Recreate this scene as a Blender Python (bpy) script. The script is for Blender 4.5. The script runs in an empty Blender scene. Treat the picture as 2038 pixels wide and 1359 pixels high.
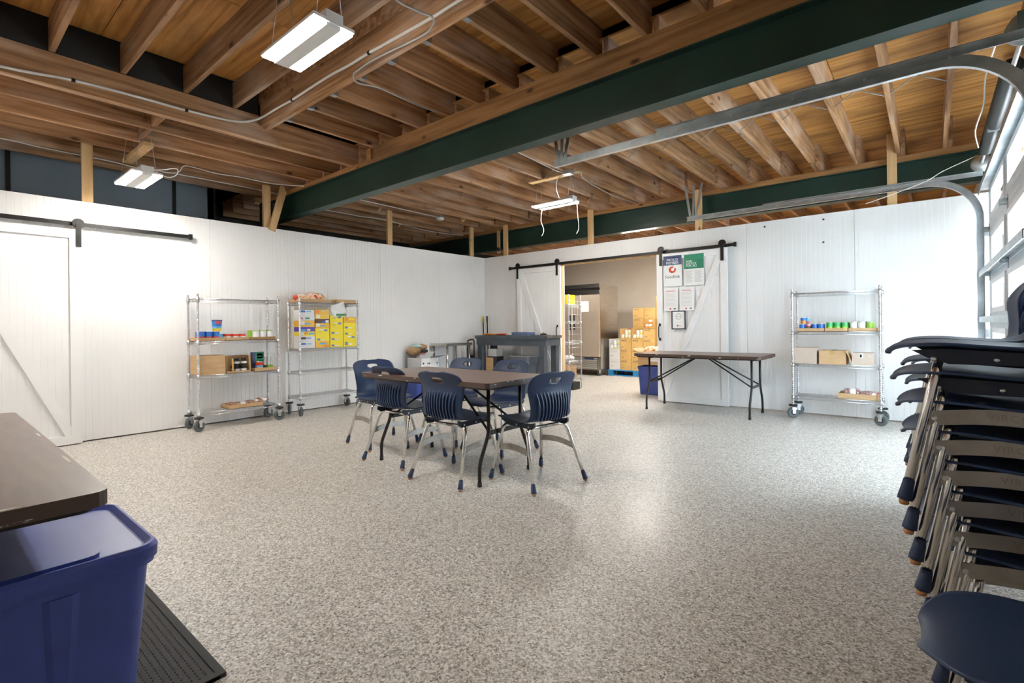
import bpy, bmesh, math, random
from mathutils import Vector, Matrix
random.seed(7)
SC = bpy.context.scene
COL = SC.collection

# ------------------------------------------------------------------ camera
F_PX, PPY, ROLL, YAW = 992.64, 648.69, 0.01165, 0.69773
cam = bpy.data.objects.new('camera', bpy.data.cameras.new('camera'))
COL.objects.link(cam)
cam.data.sensor_width = 36.0
cam.data.lens = 36.0 * F_PX / 2038.0
cam.data.shift_y = -(679.5 - PPY) / 2038.0
cam.data.clip_start = 0.02
_Rt = Vector((math.cos(YAW), math.sin(YAW), 0)); _F = Vector((-math.sin(YAW), math.cos(YAW), 0)); _U = Vector((0, 0, 1))
_r = math.cos(ROLL) * _Rt - math.sin(ROLL) * _U
_u = math.cos(ROLL) * _U + math.sin(ROLL) * _Rt
_m = Matrix((_r, _u, -_F)).transposed().to_4x4()
_m.translation = Vector((6.4867, -7.0070, 1.125))
cam.matrix_world = _m
SC.camera = cam

# ------------------------------------------------------------------ world, exposure
W = bpy.data.worlds.new('daylight'); SC.world = W; W.use_nodes = True
_nt = W.node_tree
_bg = _nt.nodes['Background']
# bright overcast sky: three times as bright overhead as at the horizon, pale grey below
_tc = _nt.nodes.new('ShaderNodeTexCoord'); _sx = _nt.nodes.new('ShaderNodeSeparateXYZ'); _cr = _nt.nodes.new('ShaderNodeValToRGB')
_mr = _nt.nodes.new('ShaderNodeMapRange'); _mr.inputs['From Min'].default_value = -1.0
_nt.links.new(_tc.outputs['Generated'], _sx.inputs[0]); _nt.links.new(_sx.outputs[2], _mr.inputs[0]); _nt.links.new(_mr.outputs[0], _cr.inputs[0])
_el = _cr.color_ramp.elements
_el[0].position = 0.49; _el[0].color = (.20, .20, .20, 1); _el[1].position = 1.0; _el[1].color = (.80, .92, 1.0, 1)
_e = _el.new(0.51); _e.color = (.28, .32, .35, 1)
_nt.links.new(_cr.outputs[0], _bg.inputs[0]); _bg.inputs[1].default_value = 26.0
LED_STRENGTH = 88.0
SC.view_settings.view_transform = 'Standard'; SC.view_settings.look = 'None'
SC.view_settings.gamma = 1.0; SC.view_settings.use_curve_mapping = False
SC.view_settings.exposure = 0.95

# ------------------------------------------------------------------ materials
MATS = {}
def mat(name, col, rough=0.5, metal=0.0, spec=0.5, emit=None, es=0.0, coat=0.0, alpha=None):
    if name in MATS: return MATS[name]
    m = bpy.data.materials.new(name); m.use_nodes = True
    b = m.node_tree.nodes['Principled BSDF']
    b.inputs['Base Color'].default_value = (*col, 1); b.inputs['Roughness'].default_value = rough
    b.inputs['Metallic'].default_value = metal; b.inputs['Specular IOR Level'].default_value = spec
    if coat: b.inputs['Coat Weight'].default_value = coat
    if emit: b.inputs['Emission Color'].default_value = (*emit, 1); b.inputs['Emission Strength'].default_value = es
    MATS[name] = m; return m
def _ramp(nt, stops, interp='LINEAR'):
    r = nt.nodes.new('ShaderNodeValToRGB'); r.color_ramp.interpolation = interp
    e = r.color_ramp.elements
    while len(e) < len(stops): e.new(0.5)
    for i, (p, c) in enumerate(stops): e[i].position = p; e[i].color = (*c, 1)
    return r
def noisy(name, c1, c2, scale=20, rough=0.5, metal=0.0, stretch=(1, 1, 1), detail=4, lo=0.35, hi=0.65, bump=0.0, spec=0.5, rnd=True):
    """two-tone noise in object coordinates, shifted per object"""
    if name in MATS: return MATS[name]
    m = mat(name, c1, rough, metal, spec); nt = m.node_tree; b = nt.nodes['Principled BSDF']
    tc = nt.nodes.new('ShaderNodeTexCoord'); mp = nt.nodes.new('ShaderNodeMapping')
    mp.inputs['Scale'].default_value = stretch
    nt.links.new(tc.outputs['Object'], mp.inputs['Vector'])
    if rnd:
        oi = nt.nodes.new('ShaderNodeObjectInfo'); mu = nt.nodes.new('ShaderNodeMath'); mu.operation = 'MULTIPLY'; mu.inputs[1].default_value = 37.0
        cb = nt.nodes.new('ShaderNodeCombineXYZ')
        nt.links.new(oi.outputs['Random'], mu.inputs[0])
        for i in range(3): nt.links.new(mu.outputs[0], cb.inputs[i])
        nt.links.new(cb.outputs[0], mp.inputs['Location'])
    n = nt.nodes.new('ShaderNodeTexNoise'); n.inputs['Scale'].default_value = scale; n.inputs['Detail'].default_value = detail
    nt.links.new(mp.outputs[0], n.inputs['Vector'])
    r = _ramp(nt, [(lo, c1), (hi, c2)])
    nt.links.new(n.outputs[0], r.inputs[0]); nt.links.new(r.outputs[0], b.inputs['Base Color'])
    if bump:
        bp = nt.nodes.new('ShaderNodeBump'); bp.inputs['Strength'].default_value = bump; bp.inputs['Distance'].default_value = 0.004
        nt.links.new(n.outputs[0], bp.inputs['Height']); nt.links.new(bp.outputs[0], b.inputs['Normal'])
    return m
def wood(name, dark, mid, light, stain, rough=0.65, axis=1, knots=True, grain=7.0, var=0.35, stain_amt=0.5):
    """lumber: stretched grain along the local axis, knots, weather stains, tone per object"""
    if name in MATS: return MATS[name]
    m = mat(name, mid, rough, 0, 0.3); nt = m.node_tree; b = nt.nodes['Principled BSDF']; L = nt.links.new
    tc = nt.nodes.new('ShaderNodeTexCoord'); oi = nt.nodes.new('ShaderNodeObjectInfo')
    ad = nt.nodes.new('ShaderNodeVectorMath'); ad.operation = 'ADD'
    mu = nt.nodes.new('ShaderNodeMath'); mu.operation = 'MULTIPLY'; mu.inputs[1].default_value = 53.0
    cb = nt.nodes.new('ShaderNodeCombineXYZ'); L(oi.outputs['Random'], mu.inputs[0])
    for i in range(3): L(mu.outputs[0], cb.inputs[i])
    L(tc.outputs['Object'], ad.inputs[0]); L(cb.outputs[0], ad.inputs[1])
    mp = nt.nodes.new('ShaderNodeMapping'); s = [grain * 3.0] * 3; s[axis] = 1.1; mp.inputs['Scale'].default_value = s
    L(ad.outputs[0], mp.inputs['Vector'])
    n1 = nt.nodes.new('ShaderNodeTexNoise'); n1.inputs['Scale'].default_value = 1.0; n1.inputs['Detail'].default_value = 6; n1.inputs['Distortion'].default_value = 0.6
    L(mp.outputs[0], n1.inputs['Vector'])
    r1 = _ramp(nt, [(0.28, dark), (0.5, mid), (0.75, light)]); L(n1.outputs[0], r1.inputs[0])
    mp2 = nt.nodes.new('ShaderNodeMapping'); s = [3.0] * 3; s[axis] = 1.2; mp2.inputs['Scale'].default_value = s; L(ad.outputs[0], mp2.inputs['Vector'])
    n2 = nt.nodes.new('ShaderNodeTexNoise'); n2.inputs['Scale'].default_value = 1.0; n2.inputs['Detail'].default_value = 5; L(mp2.outputs[0], n2.inputs['Vector'])
    r2 = _ramp(nt, [(0.5, (0, 0, 0)), (0.72, (stain_amt,) * 3)]); L(n2.outputs[0], r2.inputs[0])
    mx = nt.nodes.new('ShaderNodeMix'); mx.data_type = 'RGBA'; L(r2.outputs[0], mx.inputs[0]); L(r1.outputs[0], mx.inputs[6]); mx.inputs[7].default_value = (*stain, 1)
    last = mx.outputs[2]
    if knots:
        mp3 = nt.nodes.new('ShaderNodeMapping'); s = [5.0] * 3; s[axis] = 2.4; mp3.inputs['Scale'].default_value = s; L(ad.outputs[0], mp3.inputs['Vector'])
        v = nt.nodes.new('ShaderNodeTexVoronoi'); v.inputs['Scale'].default_value = 1.0; L(mp3.outputs[0], v.inputs['Vector'])
        r3 = _ramp(nt, [(0.05, (1, 1, 1)), (0.13, (0, 0, 0))]); L(v.outputs['Distance'], r3.inputs[0])
        mk = nt.nodes.new('ShaderNodeMix'); mk.data_type = 'RGBA'; L(r3.outputs[0], mk.inputs[0]); L(last, mk.inputs[6]); mk.inputs[7].default_value = (dark[0] * .45, dark[1] * .4, dark[2] * .4, 1)
        last = mk.outputs[2]
    hs = nt.nodes.new('ShaderNodeHueSaturation'); mr = nt.nodes.new('ShaderNodeMapRange')
    mr.inputs['To Min'].default_value = 1 - var; mr.inputs['To Max'].default_value = 1 + var
    L(oi.outputs['Random'], mr.inputs[0]); L(mr.outputs[0], hs.inputs['Value']); L(last, hs.inputs['Color']); L(hs.outputs[0], b.inputs['Base Color'])
    bp = nt.nodes.new('ShaderNodeBump'); bp.inputs['Strength'].default_value = 0.25; bp.inputs['Distance'].default_value = 0.003
    L(n1.outputs[0], bp.inputs['Height']); L(bp.outputs[0], b.inputs['Normal'])
    return m

M_JOIST = wood('joist_lumber', (.16, .075, .032), (.36, .19, .088), (.55, .34, .19), (.58, .47, .39), stain_amt=0.55, var=.22)
M_STUD = wood('new_stud_pine', (.55, .33, .14), (.68, .44, .21), (.78, .55, .30), (.60, .40, .2), axis=2, knots=True, var=.08, stain_amt=.2)
M_TIMBER = wood('nailer_timber', (.20, .09, .03), (.36, .18, .065), (.50, .27, .11), (.14, .08, .04), axis=0, var=.1, stain_amt=.6)
M_PLY = wood('plywood_deck', (.27, .105, .020), (.56, .265, .070), (.70, .38, .13), (.16, .065, .02), axis=0, knots=False, grain=6.0, var=.14, stain_amt=.75)
M_GREEN = noisy('green_steel_paint', (.011, .036, .027), (.015, .048, .037), 3, rough=.38, spec=.5)
M_WHITE = noisy('white_wall_panel', (.80, .79, .775), (.84, .83, .82), 1.5, rough=.42, bump=0.0)
M_WHITED = noisy('white_door_paint', (.80, .795, .785), (.84, .835, .83), 2, rough=.4)
M_BLACKM = mat('black_steel', (.022, .020, .019), .42, .6)
M_BEIGE = noisy('beige_block_paint', (.70, .61, .50), (.75, .66, .55), 2, rough=.7)
M_SLATE = noisy('slate_blue_paint', (.21, .25, .29), (.24, .285, .33), 1.5, rough=.6)
M_DARK = mat('black_and_void_shade', (.018, .018, .018), .8)  # black of real parts; also painted shade of the void above the joists
M_CHROME = noisy('chrome', (.72, .70, .66), (.80, .79, .76), 8, rough=.13, metal=1.0)
M_CHROMEB = mat('bronze_chrome', (.46, .41, .34), .16, 1.0)
M_ZINC = noisy('zinc_wire', (.62, .63, .65), (.74, .75, .77), 30, rough=.28, metal=1.0)
M_GALV = noisy('galvanised_steel', (.40, .43, .44), (.55, .58, .59), 9, rough=.38, metal=.9, detail=6)
M_NAVY = noisy('navy_plastic', (.016, .036, .095), (.020, .043, .110), 90, rough=.42, detail=2, bump=.05)
M_NAVYCAP = mat('navy_rubber', (.018, .035, .085), .55)
M_COPPER = mat('copper_glide', (.45, .20, .07), .5, .3)
M_BROWN = None
M_TOTE = noisy('blue_tote_plastic', (.035, .060, .26), (.042, .070, .30), 12, rough=.38)
M_CARD = noisy('cardboard', (.50, .32, .16), (.56, .37, .20), 8, rough=.8, stretch=(1, 1, 4))
M_CARD2 = noisy('cardboard_warm', (.60, .37, .12), (.66, .42, .15), 8, rough=.8)
M_CARD3 = noisy('cardboard_dark', (.30, .17, .07), (.36, .21, .09), 8, rough=.8)
M_CARDIN = mat('cardboard_inside', (.36, .22, .10), .85)
M_WCARD = mat('white_cardboard', (.74, .74, .73), .6)
M_STEEL = noisy('brushed_stainless', (.56, .53, .49), (.66, .63, .59), 3, rough=.24, metal=1.0, stretch=(1, 1, 30))
M_RUBBER = mat('black_rubber', (.02, .02, .02), .7)
M_WHEEL = mat('grey_wheel_rubber', (.10, .12, .12), .6)
M_GREY = mat('grey_plastic', (.20, .21, .22), .5)
M_BENCH = noisy('bench_blue_grey_paint', (.055, .068, .085), (.075, .088, .108), 5, rough=.4)
M_BENCHTOP = noisy('bench_worn_top', (.05, .05, .05), (.20, .16, .11), 6, rough=.5, lo=.4, hi=.8)
M_CONDUIT = mat('white_cable', (.78, .76, .72), .45)
M_MC = mat('grey_armoured_cable', (.50, .50, .49), .4, .5)
M_LED = mat('led_diffuser', (.9, .9, .9), .4, emit=(1.0, .965, .90), es=LED_STRENGTH)
M_LAMPW = mat('lamp_white_enamel', (.78, .78, .76), .35)
M_PAPER = mat('white_paper', (.82, .82, .81), .6)
M_INK = mat('dark_ink', (.04, .045, .07), .6)
M_GREYINK = mat('grey_print', (.52, .52, .52), .7)
M_REDINK = mat('red_print', (.62, .05, .02), .5)
M_GREENP = mat('green_print', (.015, .24, .13), .5)
M_NAVYP = mat('navy_print', (.045, .07, .17), .5)
M_LEAF = mat('leaf_print', (.06, .40, .12), .5)
M_YELLOW = mat('yellow_print', (.86, .70, .015), .45)
M_YELLOW2 = mat('amber_print', (.80, .45, .03), .45)
M_ORANGE = mat('orange_print', (.80, .25, .02), .45)
M_PURPLE = mat('purple_print', (.10, .05, .36), .45)
M_BLUEP = mat('blue_print', (.03, .16, .55), .45)
M_SKYP = mat('light_blue_print', (.12, .42, .75), .45)
M_BROWNP = mat('dark_brown_print', (.10, .035, .025), .45)
M_LIME = mat('lime_print', (.32, .58, .06), .45)
M_TIN = mat('tin_metal', (.66, .66, .66), .3, 1.0)
M_PINK = mat('pink_print', (.62, .22, .25), .45)
M_GLASSJAR = None

def floor_material():
    m = mat('speckled_floor_coating', (.4, .4, .4), .38); nt = m.node_tree; b = nt.nodes['Principled BSDF']; L = nt.links.new
    tc = nt.nodes.new('ShaderNodeTexCoord')
    v1 = nt.nodes.new('ShaderNodeTexVoronoi'); v1.inputs['Scale'].default_value = 130
    v2 = nt.nodes.new('ShaderNodeTexVoronoi'); v2.inputs['Scale'].default_value = 210
    L(tc.outputs['Object'], v1.inputs['Vector']); L(tc.outputs['Object'], v2.inputs['Vector'])
    s1 = nt.nodes.new('ShaderNodeSeparateColor'); L(v1.outputs['Color'], s1.inputs[0])
    s2 = nt.nodes.new('ShaderNodeSeparateColor'); L(v2.outputs['Color'], s2.inputs[0])
    r1 = _ramp(nt, [(0, (.11, .095, .075)), (.12, (.31, .275, .23)), (.34, (.52, .48, .425)), (.60, (.72, .68, .625)), (.82, (.90, .875, .83))], 'CONSTANT'); L(s1.outputs[0], r1.inputs[0])
    r2 = _ramp(nt, [(0, (.10, .09, .08)), (.18, (.38, .35, .31)), (.48, (.56, .53, .485)), (.80, (.80, .775, .74))], 'CONSTANT'); L(s2.outputs[1], r2.inputs[0])
    mx = nt.nodes.new('ShaderNodeMix'); mx.data_type = 'RGBA'; mx.inputs[0].default_value = .45
    L(r1.outputs[0], mx.inputs[6]); L(r2.outputs[0], mx.inputs[7])
    n = nt.nodes.new('ShaderNodeTexNoise'); n.inputs['Scale'].default_value = .9; n.inputs['Detail'].default_value = 5; L(tc.outputs['Object'], n.inputs['Vector'])
    rr = _ramp(nt, [(.3, (.90, .89, .88)), (.7, (1.0, 1.0, 1.0))]); L(n.outputs[0], rr.inputs[0])
    m2 = nt.nodes.new('ShaderNodeMix'); m2.data_type = 'RGBA'; m2.blend_type = 'MULTIPLY'; m2.inputs[0].default_value = 1.0
    L(mx.outputs[2], m2.inputs[6]); L(rr.outputs[0], m2.inputs[7]); L(m2.outputs[2], b.inputs['Base Color'])
    rg = _ramp(nt, [(.3, (.34,) * 3), (.7, (.48,) * 3)]); L(n.outputs[0], rg.inputs[0]); L(rg.outputs[0], b.inputs['Roughness'])
    return m
M_FLOOR = floor_material()

def laminate():
    """brown table laminate with pale chipped wear marks"""
    m = mat('brown_table_laminate', (.12, .065, .04), .3); nt = m.node_tree; b = nt.nodes['Principled BSDF']; L = nt.links.new
    tc = nt.nodes.new('ShaderNodeTexCoord')
    n = nt.nodes.new('ShaderNodeTexNoise'); n.inputs['Scale'].default_value = 6; n.inputs['Detail'].default_value = 5
    mp = nt.nodes.new('ShaderNodeMapping'); mp.inputs['Scale'].default_value = (.8, 6, 6); L(tc.outputs['Object'], mp.inputs[0]); L(mp.outputs[0], n.inputs['Vector'])
    r = _ramp(nt, [(.3, (.105, .052, .030)), (.7, (.165, .090, .055))]); L(n.outputs[0], r.inputs[0])
    L(r.outputs[0], b.inputs['Base Color'])
    return m
M_BROWN = laminate()
def chipped_edge():
    m = mat('brown_chipped_edge', (.07, .04, .03), .4); nt = m.node_tree; b = nt.nodes['Principled BSDF']; L = nt.links.new
    tc = nt.nodes.new('ShaderNodeTexCoord'); n = nt.nodes.new('ShaderNodeTexNoise'); n.inputs['Scale'].default_value = 1; n.inputs['Detail'].default_value = 8
    mp = nt.nodes.new('ShaderNodeMapping'); mp.inputs['Scale'].default_value = (10, 10, 60); L(tc.outputs['Object'], mp.inputs[0]); L(mp.outputs[0], n.inputs['Vector'])
    r = _ramp(nt, [(.665, (.065, .036, .026)), (.69, (.62, .58, .52))]); L(n.outputs[0], r.inputs[0]); L(r.outputs[0], b.inputs['Base Color'])
    return m
M_CHIP = chipped_edge()
def thin_glass(name, tint=(.95, .98, 1.0), gloss=.06):
    m = bpy.data.materials.new(name); m.use_nodes = True; nt = m.node_tree
    for n in list(nt.nodes): nt.nodes.remove(n)
    o = nt.nodes.new('ShaderNodeOutputMaterial'); t = nt.nodes.new('ShaderNodeBsdfTransparent'); g = nt.nodes.new('ShaderNodeBsdfGlossy'); x = nt.nodes.new('ShaderNodeMixShader')
    t.inputs[0].default_value = (*tint, 1); g.inputs['Roughness'].default_value = .03; x.inputs[0].default_value = gloss
    nt.links.new(t.outputs[0], x.inputs[1]); nt.links.new(g.outputs[0], x.inputs[2]); nt.links.new(x.outputs[0], o.inputs[0])
    return m
M_PANE = thin_glass('window_glass')
M_FILM = thin_glass('clear_plastic_film', (.92, .92, .92), .18)

# ------------------------------------------------------------------ mesh helpers
def cr(pts, n):
    """Catmull-Rom resample of a polyline"""
    P = [Vector(p) for p in pts]; out = []
    for i in range(len(P) - 1):
        a, b, c, d = P[max(i - 1, 0)], P[i], P[i + 1], P[min(i + 2, len(P) - 1)]
        for k in range(n):
            t = k / n
            out.append(0.5 * ((2 * b) + (c - a) * t + (2 * a - 5 * b + 4 * c - d) * t * t + (3 * b - a - 3 * c + d) * t ** 3))
    out.append(P[-1]); return out
def fillet(pts, r, n=5):
    P = [Vector(p) for p in pts]; out = [P[0]]
    for i in range(1, len(P) - 1):
        a = (P[i - 1] - P[i]); c = (P[i + 1] - P[i]); rr = min(r, a.length * .49, c.length * .49)
        s = P[i] + a.normalized() * rr; e = P[i] + c.normalized() * rr
        for k in range(n + 1):
            t = k / n; out.append((1 - t) ** 2 * s + 2 * t * (1 - t) * P[i] + t * t * e)
    out.append(P[-1]); return out
class MB:
    def __init__(s): s.v = []; s.f = []; s.m = []; s.smooth = []
    def add(s, vs, fs, m=0, sm=False):
        o = len(s.v); s.v += [tuple(p) for p in vs]
        for f in fs: s.f.append(tuple(i + o for i in f)); s.m.append(m); s.smooth.append(sm)
        return s
    def box(s, a, b, m=0):
        x0, y0, z0 = a; x1, y1, z1 = b
        return s.add([(x0, y0, z0), (x1, y0, z0), (x1, y1, z0), (x0, y1, z0), (x0, y0, z1), (x1, y0, z1), (x1, y1, z1), (x0, y1, z1)],
                     [(0, 3, 2, 1), (4, 5, 6, 7), (0, 1, 5, 4), (1, 2, 6, 5), (2, 3, 7, 6), (3, 0, 4, 7)], m)
    def cbox(s, c, d, m=0): return s.box([c[i] - d[i] / 2 for i in range(3)], [c[i] + d[i] / 2 for i in range(3)], m)
    def bar(s, p, q, w, h, m=0, up=(0, 0, 1)):
        """rectangular bar from p to q: w across, h along up"""
        p = Vector(p); q = Vector(q); d = (q - p).normalized(); up = Vector(up)
        x = d.cross(up)
        if x.length < 1e-5: x = d.cross(Vector((1, 0, 0)))
        x.normalize(); u = x.cross(d).normalized(); vs = []
        for e in (p, q):
            for a, b in ((-1, -1), (1, -1), (1, 1), (-1, 1)): vs.append(e + x * a * w / 2 + u * b * h / 2)
        return s.add(vs, [(0, 3, 2, 1), (4, 5, 6, 7), (0, 1, 5, 4), (1, 2, 6, 5), (2, 3, 7, 6), (3, 0, 4, 7)], m)
    def tube(s, pts, r, n=8, m=0, caps=True):
        P = [Vector(p) for p in pts]; R = r if isinstance(r, (list, tuple)) else [r] * len(P)
        t0 = (P[1] - P[0]).normalized(); a = t0.orthogonal().normalized(); vs = []
        for i, p in enumerate(P):
            t = (P[min(i + 1, len(P) - 1)] - P[max(i - 1, 0)])
            if t.length < 1e-9: t = t0.copy()
            t.normalize(); a = (a - t * a.dot(t))
            if a.length < 1e-6: a = t.orthogonal()
            a.normalize(); b = t.cross(a)
            for k in range(n):
                an = 2 * math.pi * k / n; vs.append(p + (a * math.cos(an) + b * math.sin(an)) * R[i])
        fs = [(i * n + k, i * n + (k + 1) % n, (i + 1) * n + (k + 1) % n, (i + 1) * n + k) for i in range(len(P) - 1) for k in range(n)]
        s.add(vs, fs, m, True)
        if caps:
            o = len(s.v) - len(vs)
            s.f.append(tuple(o + k for k in reversed(range(n)))); s.f.append(tuple(o + (len(P) - 1) * n + k for k in range(n))); s.m += [m, m]; s.smooth += [False, False]
        return s
    def lathe(s, prof, n=16, o=(0, 0, 0), axis='z', m=0, sm=True, caps=True, mats=None):
        vs = []
        for r, h in prof:
            for k in range(n):
                a = 2 * math.pi * k / n; c, d = r * math.cos(a), r * math.sin(a)
                p = (c, d, h) if axis == 'z' else ((h, c, d) if axis == 'x' else (d, h, c))
                vs.append((p[0] + o[0], p[1] + o[1], p[2] + o[2]))
        for i in range(len(prof) - 1):
            mi = mats[i] if mats else m
            fs = [(i * n + k, i * n + (k + 1) % n, (i + 1) * n + (k + 1) % n, (i + 1) * n + k) for k in range(n)]
            if i == 0: s.add(vs, fs, mi, sm); base = len(s.v) - len(vs)
            else:
                for f in fs: s.f.append(tuple(base + j for j in f)); s.m.append(mi); s.smooth.append(sm)
        if caps:
            s.f.append(tuple(base + k for k in reversed(range(n)))); s.f.append(tuple(base + (len(prof) - 1) * n + k for k in range(n)))
            s.m += [mats[0] if mats else m, mats[-1] if mats else m]; s.smooth += [False, False]
        return s
    def prism(s, poly, a, b, plane='xy', m=0, side=None):
        """extrude 2D poly between a and b along the axis missing from plane"""
        def P(u, v, w): return {'xy': (u, v, w), 'xz': (u, w, v), 'yz': (w, u, v)}[plane]
        n = len(poly); vs = [P(u, v, a) for u, v in poly] + [P(u, v, b) for u, v in poly]
        sd = m if side is None else side
        s.add(vs, [tuple(range(n))[::-1], tuple(range(n, 2 * n))], m)
        o = len(s.v) - 2 * n
        for i in range(n): s.f.append((o + i, o + (i + 1) % n, o + n + (i + 1) % n, o + n + i)); s.m.append(sd); s.smooth.append(False)
        return s
    def quad(s, a, b, c, d, m=0): return s.add([a, b, c, d], [(0, 1, 2, 3)], m)
    def mesh(s, name, mats):
        me = bpy.data.meshes.new(name); me.from_pydata(s.v, [], s.f)
        for x in (mats if isinstance(mats, (list, tuple)) else [mats]): me.materials.append(x)
        me.polygons.foreach_set('material_index', s.m); me.polygons.foreach_set('use_smooth', s.smooth)
        bm = bmesh.new(); bm.from_mesh(me); bmesh.ops.recalc_face_normals(bm, faces=bm.faces); bm.to_mesh(me); bm.free()
        return me
    def build(s, name, mats, parent=None, loc=(0, 0, 0), rot=(0, 0, 0), kind=None):
        return link(name, s.mesh(name, mats), parent, loc, rot, kind)
def link(name, me, parent=None, loc=(0, 0, 0), rot=(0, 0, 0), kind=None):
    o = bpy.data.objects.new(name, me); COL.objects.link(o); o.parent = parent; o.location = loc; o.rotation_euler = rot
    if parent: CH.setdefault(parent.name, []).append(o)
    if kind: o['kind'] = kind
    return o
def tag(o, label, cat, group=None):
    o['label'] = label; o['category'] = cat
    if group: o['group'] = group
    return o
def thing(name, label, cat, loc=(0, 0, 0), rz=0, group=None):
    o = bpy.data.objects.new(name, None); COL.objects.link(o); o.location = loc; o.rotation_euler = (0, 0, rz); o.empty_display_size = .1
    return tag(o, label, cat, group)
def copy_tree(o, parent=None, skip=()):
    c = o.copy(); COL.objects.link(c); c.parent = parent
    if parent: CH.setdefault(parent.name, []).append(c)
    for ch in KIDS(o):
        if ch.name.split('.')[0] in skip: continue
        copy_tree(ch, c, skip)
    return c
CH = {}
def KIDS(o): return list(CH.get(o.name, ()))
def rrect(w, h, r, n=5, cx=0, cy=0):
    out = []
    for sx, sy, a0 in ((1, 1, 0), (-1, 1, 90), (-1, -1, 180), (1, -1, 270)):
        for k in range(n + 1):
            a = math.radians(a0 + 90 * k / n); out.append((cx + sx * (w / 2 - r) + r * math.cos(a), cy + sy * (h / 2 - r) + r * math.sin(a)))
    return out
def bake(me, mods):
    """apply modifiers to a mesh datablock and return the result"""
    o = bpy.data.objects.new('bake_tmp', me); COL.objects.link(o)
    for typ, kw in mods:
        md = o.modifiers.new(typ, typ)
        for k, v in kw.items(): setattr(md, k, v)
    dg = bpy.context.evaluated_depsgraph_get(); dg.update()
    r = bpy.data.meshes.new_from_object(o.evaluated_get(dg)); COL.objects.unlink(o); bpy.data.objects.remove(o)
    return r
_TXT = {}
def text_mesh(body, size, extrude=.0004, align='CENTER', space=1.0, line=1.0):
    k = (body, size, align, space, line)
    if k in _TXT: return _TXT[k].copy()
    c = bpy.data.curves.new('lettering', 'FONT'); c.body = body; c.size = size; c.extrude = extrude; c.align_x = align; c.align_y = 'CENTER'; c.space_character = space; c.space_line = line; c.resolution_u = 3
    o = bpy.data.objects.new('txt', c); COL.objects.link(o); dg = bpy.context.evaluated_depsgraph_get(); dg.update()
    me = bpy.data.meshes.new_from_object(o.evaluated_get(dg)); COL.objects.unlink(o); bpy.data.objects.remove(o)
    _TXT[k] = me; return me.copy()
def lettering(body, size, material, parent, loc, rot, **kw):
    me = text_mesh(body, size, **kw); me.materials.clear(); me.materials.append(material)
    return link('lettering', me, parent, loc, rot)
PI = math.pi

# ================================================================== THE SETTING
WL, WB, WR = -0.10, 0.05, 7.06          # faces of left partition, back partition, right wall
ZW = 2.44
floor = MB().box((-2.7, -9.8, -.12), (WR + .02, 4.6, 0)).build('floor', M_FLOOR, kind='structure')
ground = MB().box((7.3, -30, -.30), (45, 30, -.12)).build('ground_outside', mat('pale_concrete', (.60, .60, .58), .9), kind='structure')

def groove_mesh(w, z0, z1, pitch=.0508, gw=.0020, gd=.0016, th=.012, off=None):
    n = int(w / pitch); off = (w - (n - 1) * pitch) / 2 if off is None else off
    poly = [(0, th), (0, 0)]
    g = off
    while g < w - gw:
        poly += [(g - gw, 0), (g, gd), (g + gw, 0)]; g += pitch
    poly += [(w, 0), (w, th)]
    return MB().prism(poly, z0, z1, 'xy')
def panel(parent, name, x, y, w, z0, z1, rz, material=M_WHITE):
    return groove_mesh(w - .003, z0, z1).build(name, material, parent, (x, y, 0), (0, 0, rz))

wl = MB().box((WL - .11, -9.8, .03), (WL - .013, WB + .12, ZW - .004)).build('wall_left', M_WHITE, kind='structure')
ys = [-9.6, -8.38, -7.17, -5.958, -4.75, -3.577, -2.339, -1.12, WB]
for a, b in zip(ys, ys[1:]):
    panel(wl, 'wall_panel', WL, a, b - a, .012, ZW, PI / 2)
OX0, OX1, OZ = 1.67, 3.43, 2.165          # doorway in the back partition
wb = MB()
for x0, x1, z0, z1 in ((WL - .1, OX0, .03, ZW - .004), (OX1, WR, .03, ZW - .004), (OX0, OX1, OZ + .01, ZW - .004)):
    wb.box((x0, WB + .013, z0), (x1, WB + .11, z1))
wb = wb.build('wall_back', M_WHITE, kind='structure')
for x0, x1, z0 in ((WL, .417, .012), (.417, 1.62, .012), (1.62, OX0, .012), (OX0, 2.825, OZ), (2.825, OX1, OZ), (OX1, 4.633, .012), (4.633, 5.817, .012), (5.817, WR, .012)):
    panel(wb, 'wall_panel', x0, WB, x1 - x0, z0, ZW, 0)
for x, z in ((5.509, 2.37), (5.506, 2.095), (4.858, 2.37)):
    MB().lathe([(.012, 0), (.012, .006), (.006, .009)], 10, axis='y').build('bolt', mat('dark_bolt', (.06, .06, .06), .5, .5), wb, (x, WB - .009, z), (0, 0, 0))
MB().lathe([(.02, 0), (.02, .004), (.008, .006)], 12, axis='y').build('plug', M_WHITED, wb, (6.2, WB - .006, 2.33))
jam = MB().box((OX0 - .0, WB - .005, 0), (OX0 + .02, WB + .055, OZ)).box((OX1 - .02, WB - .005, 0), (OX1, WB + .055, OZ)).box((OX0, WB - .005, OZ - .02), (OX1, WB + .055, OZ))
jam.build('trim_1', M_STUD, kind='structure')
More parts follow.
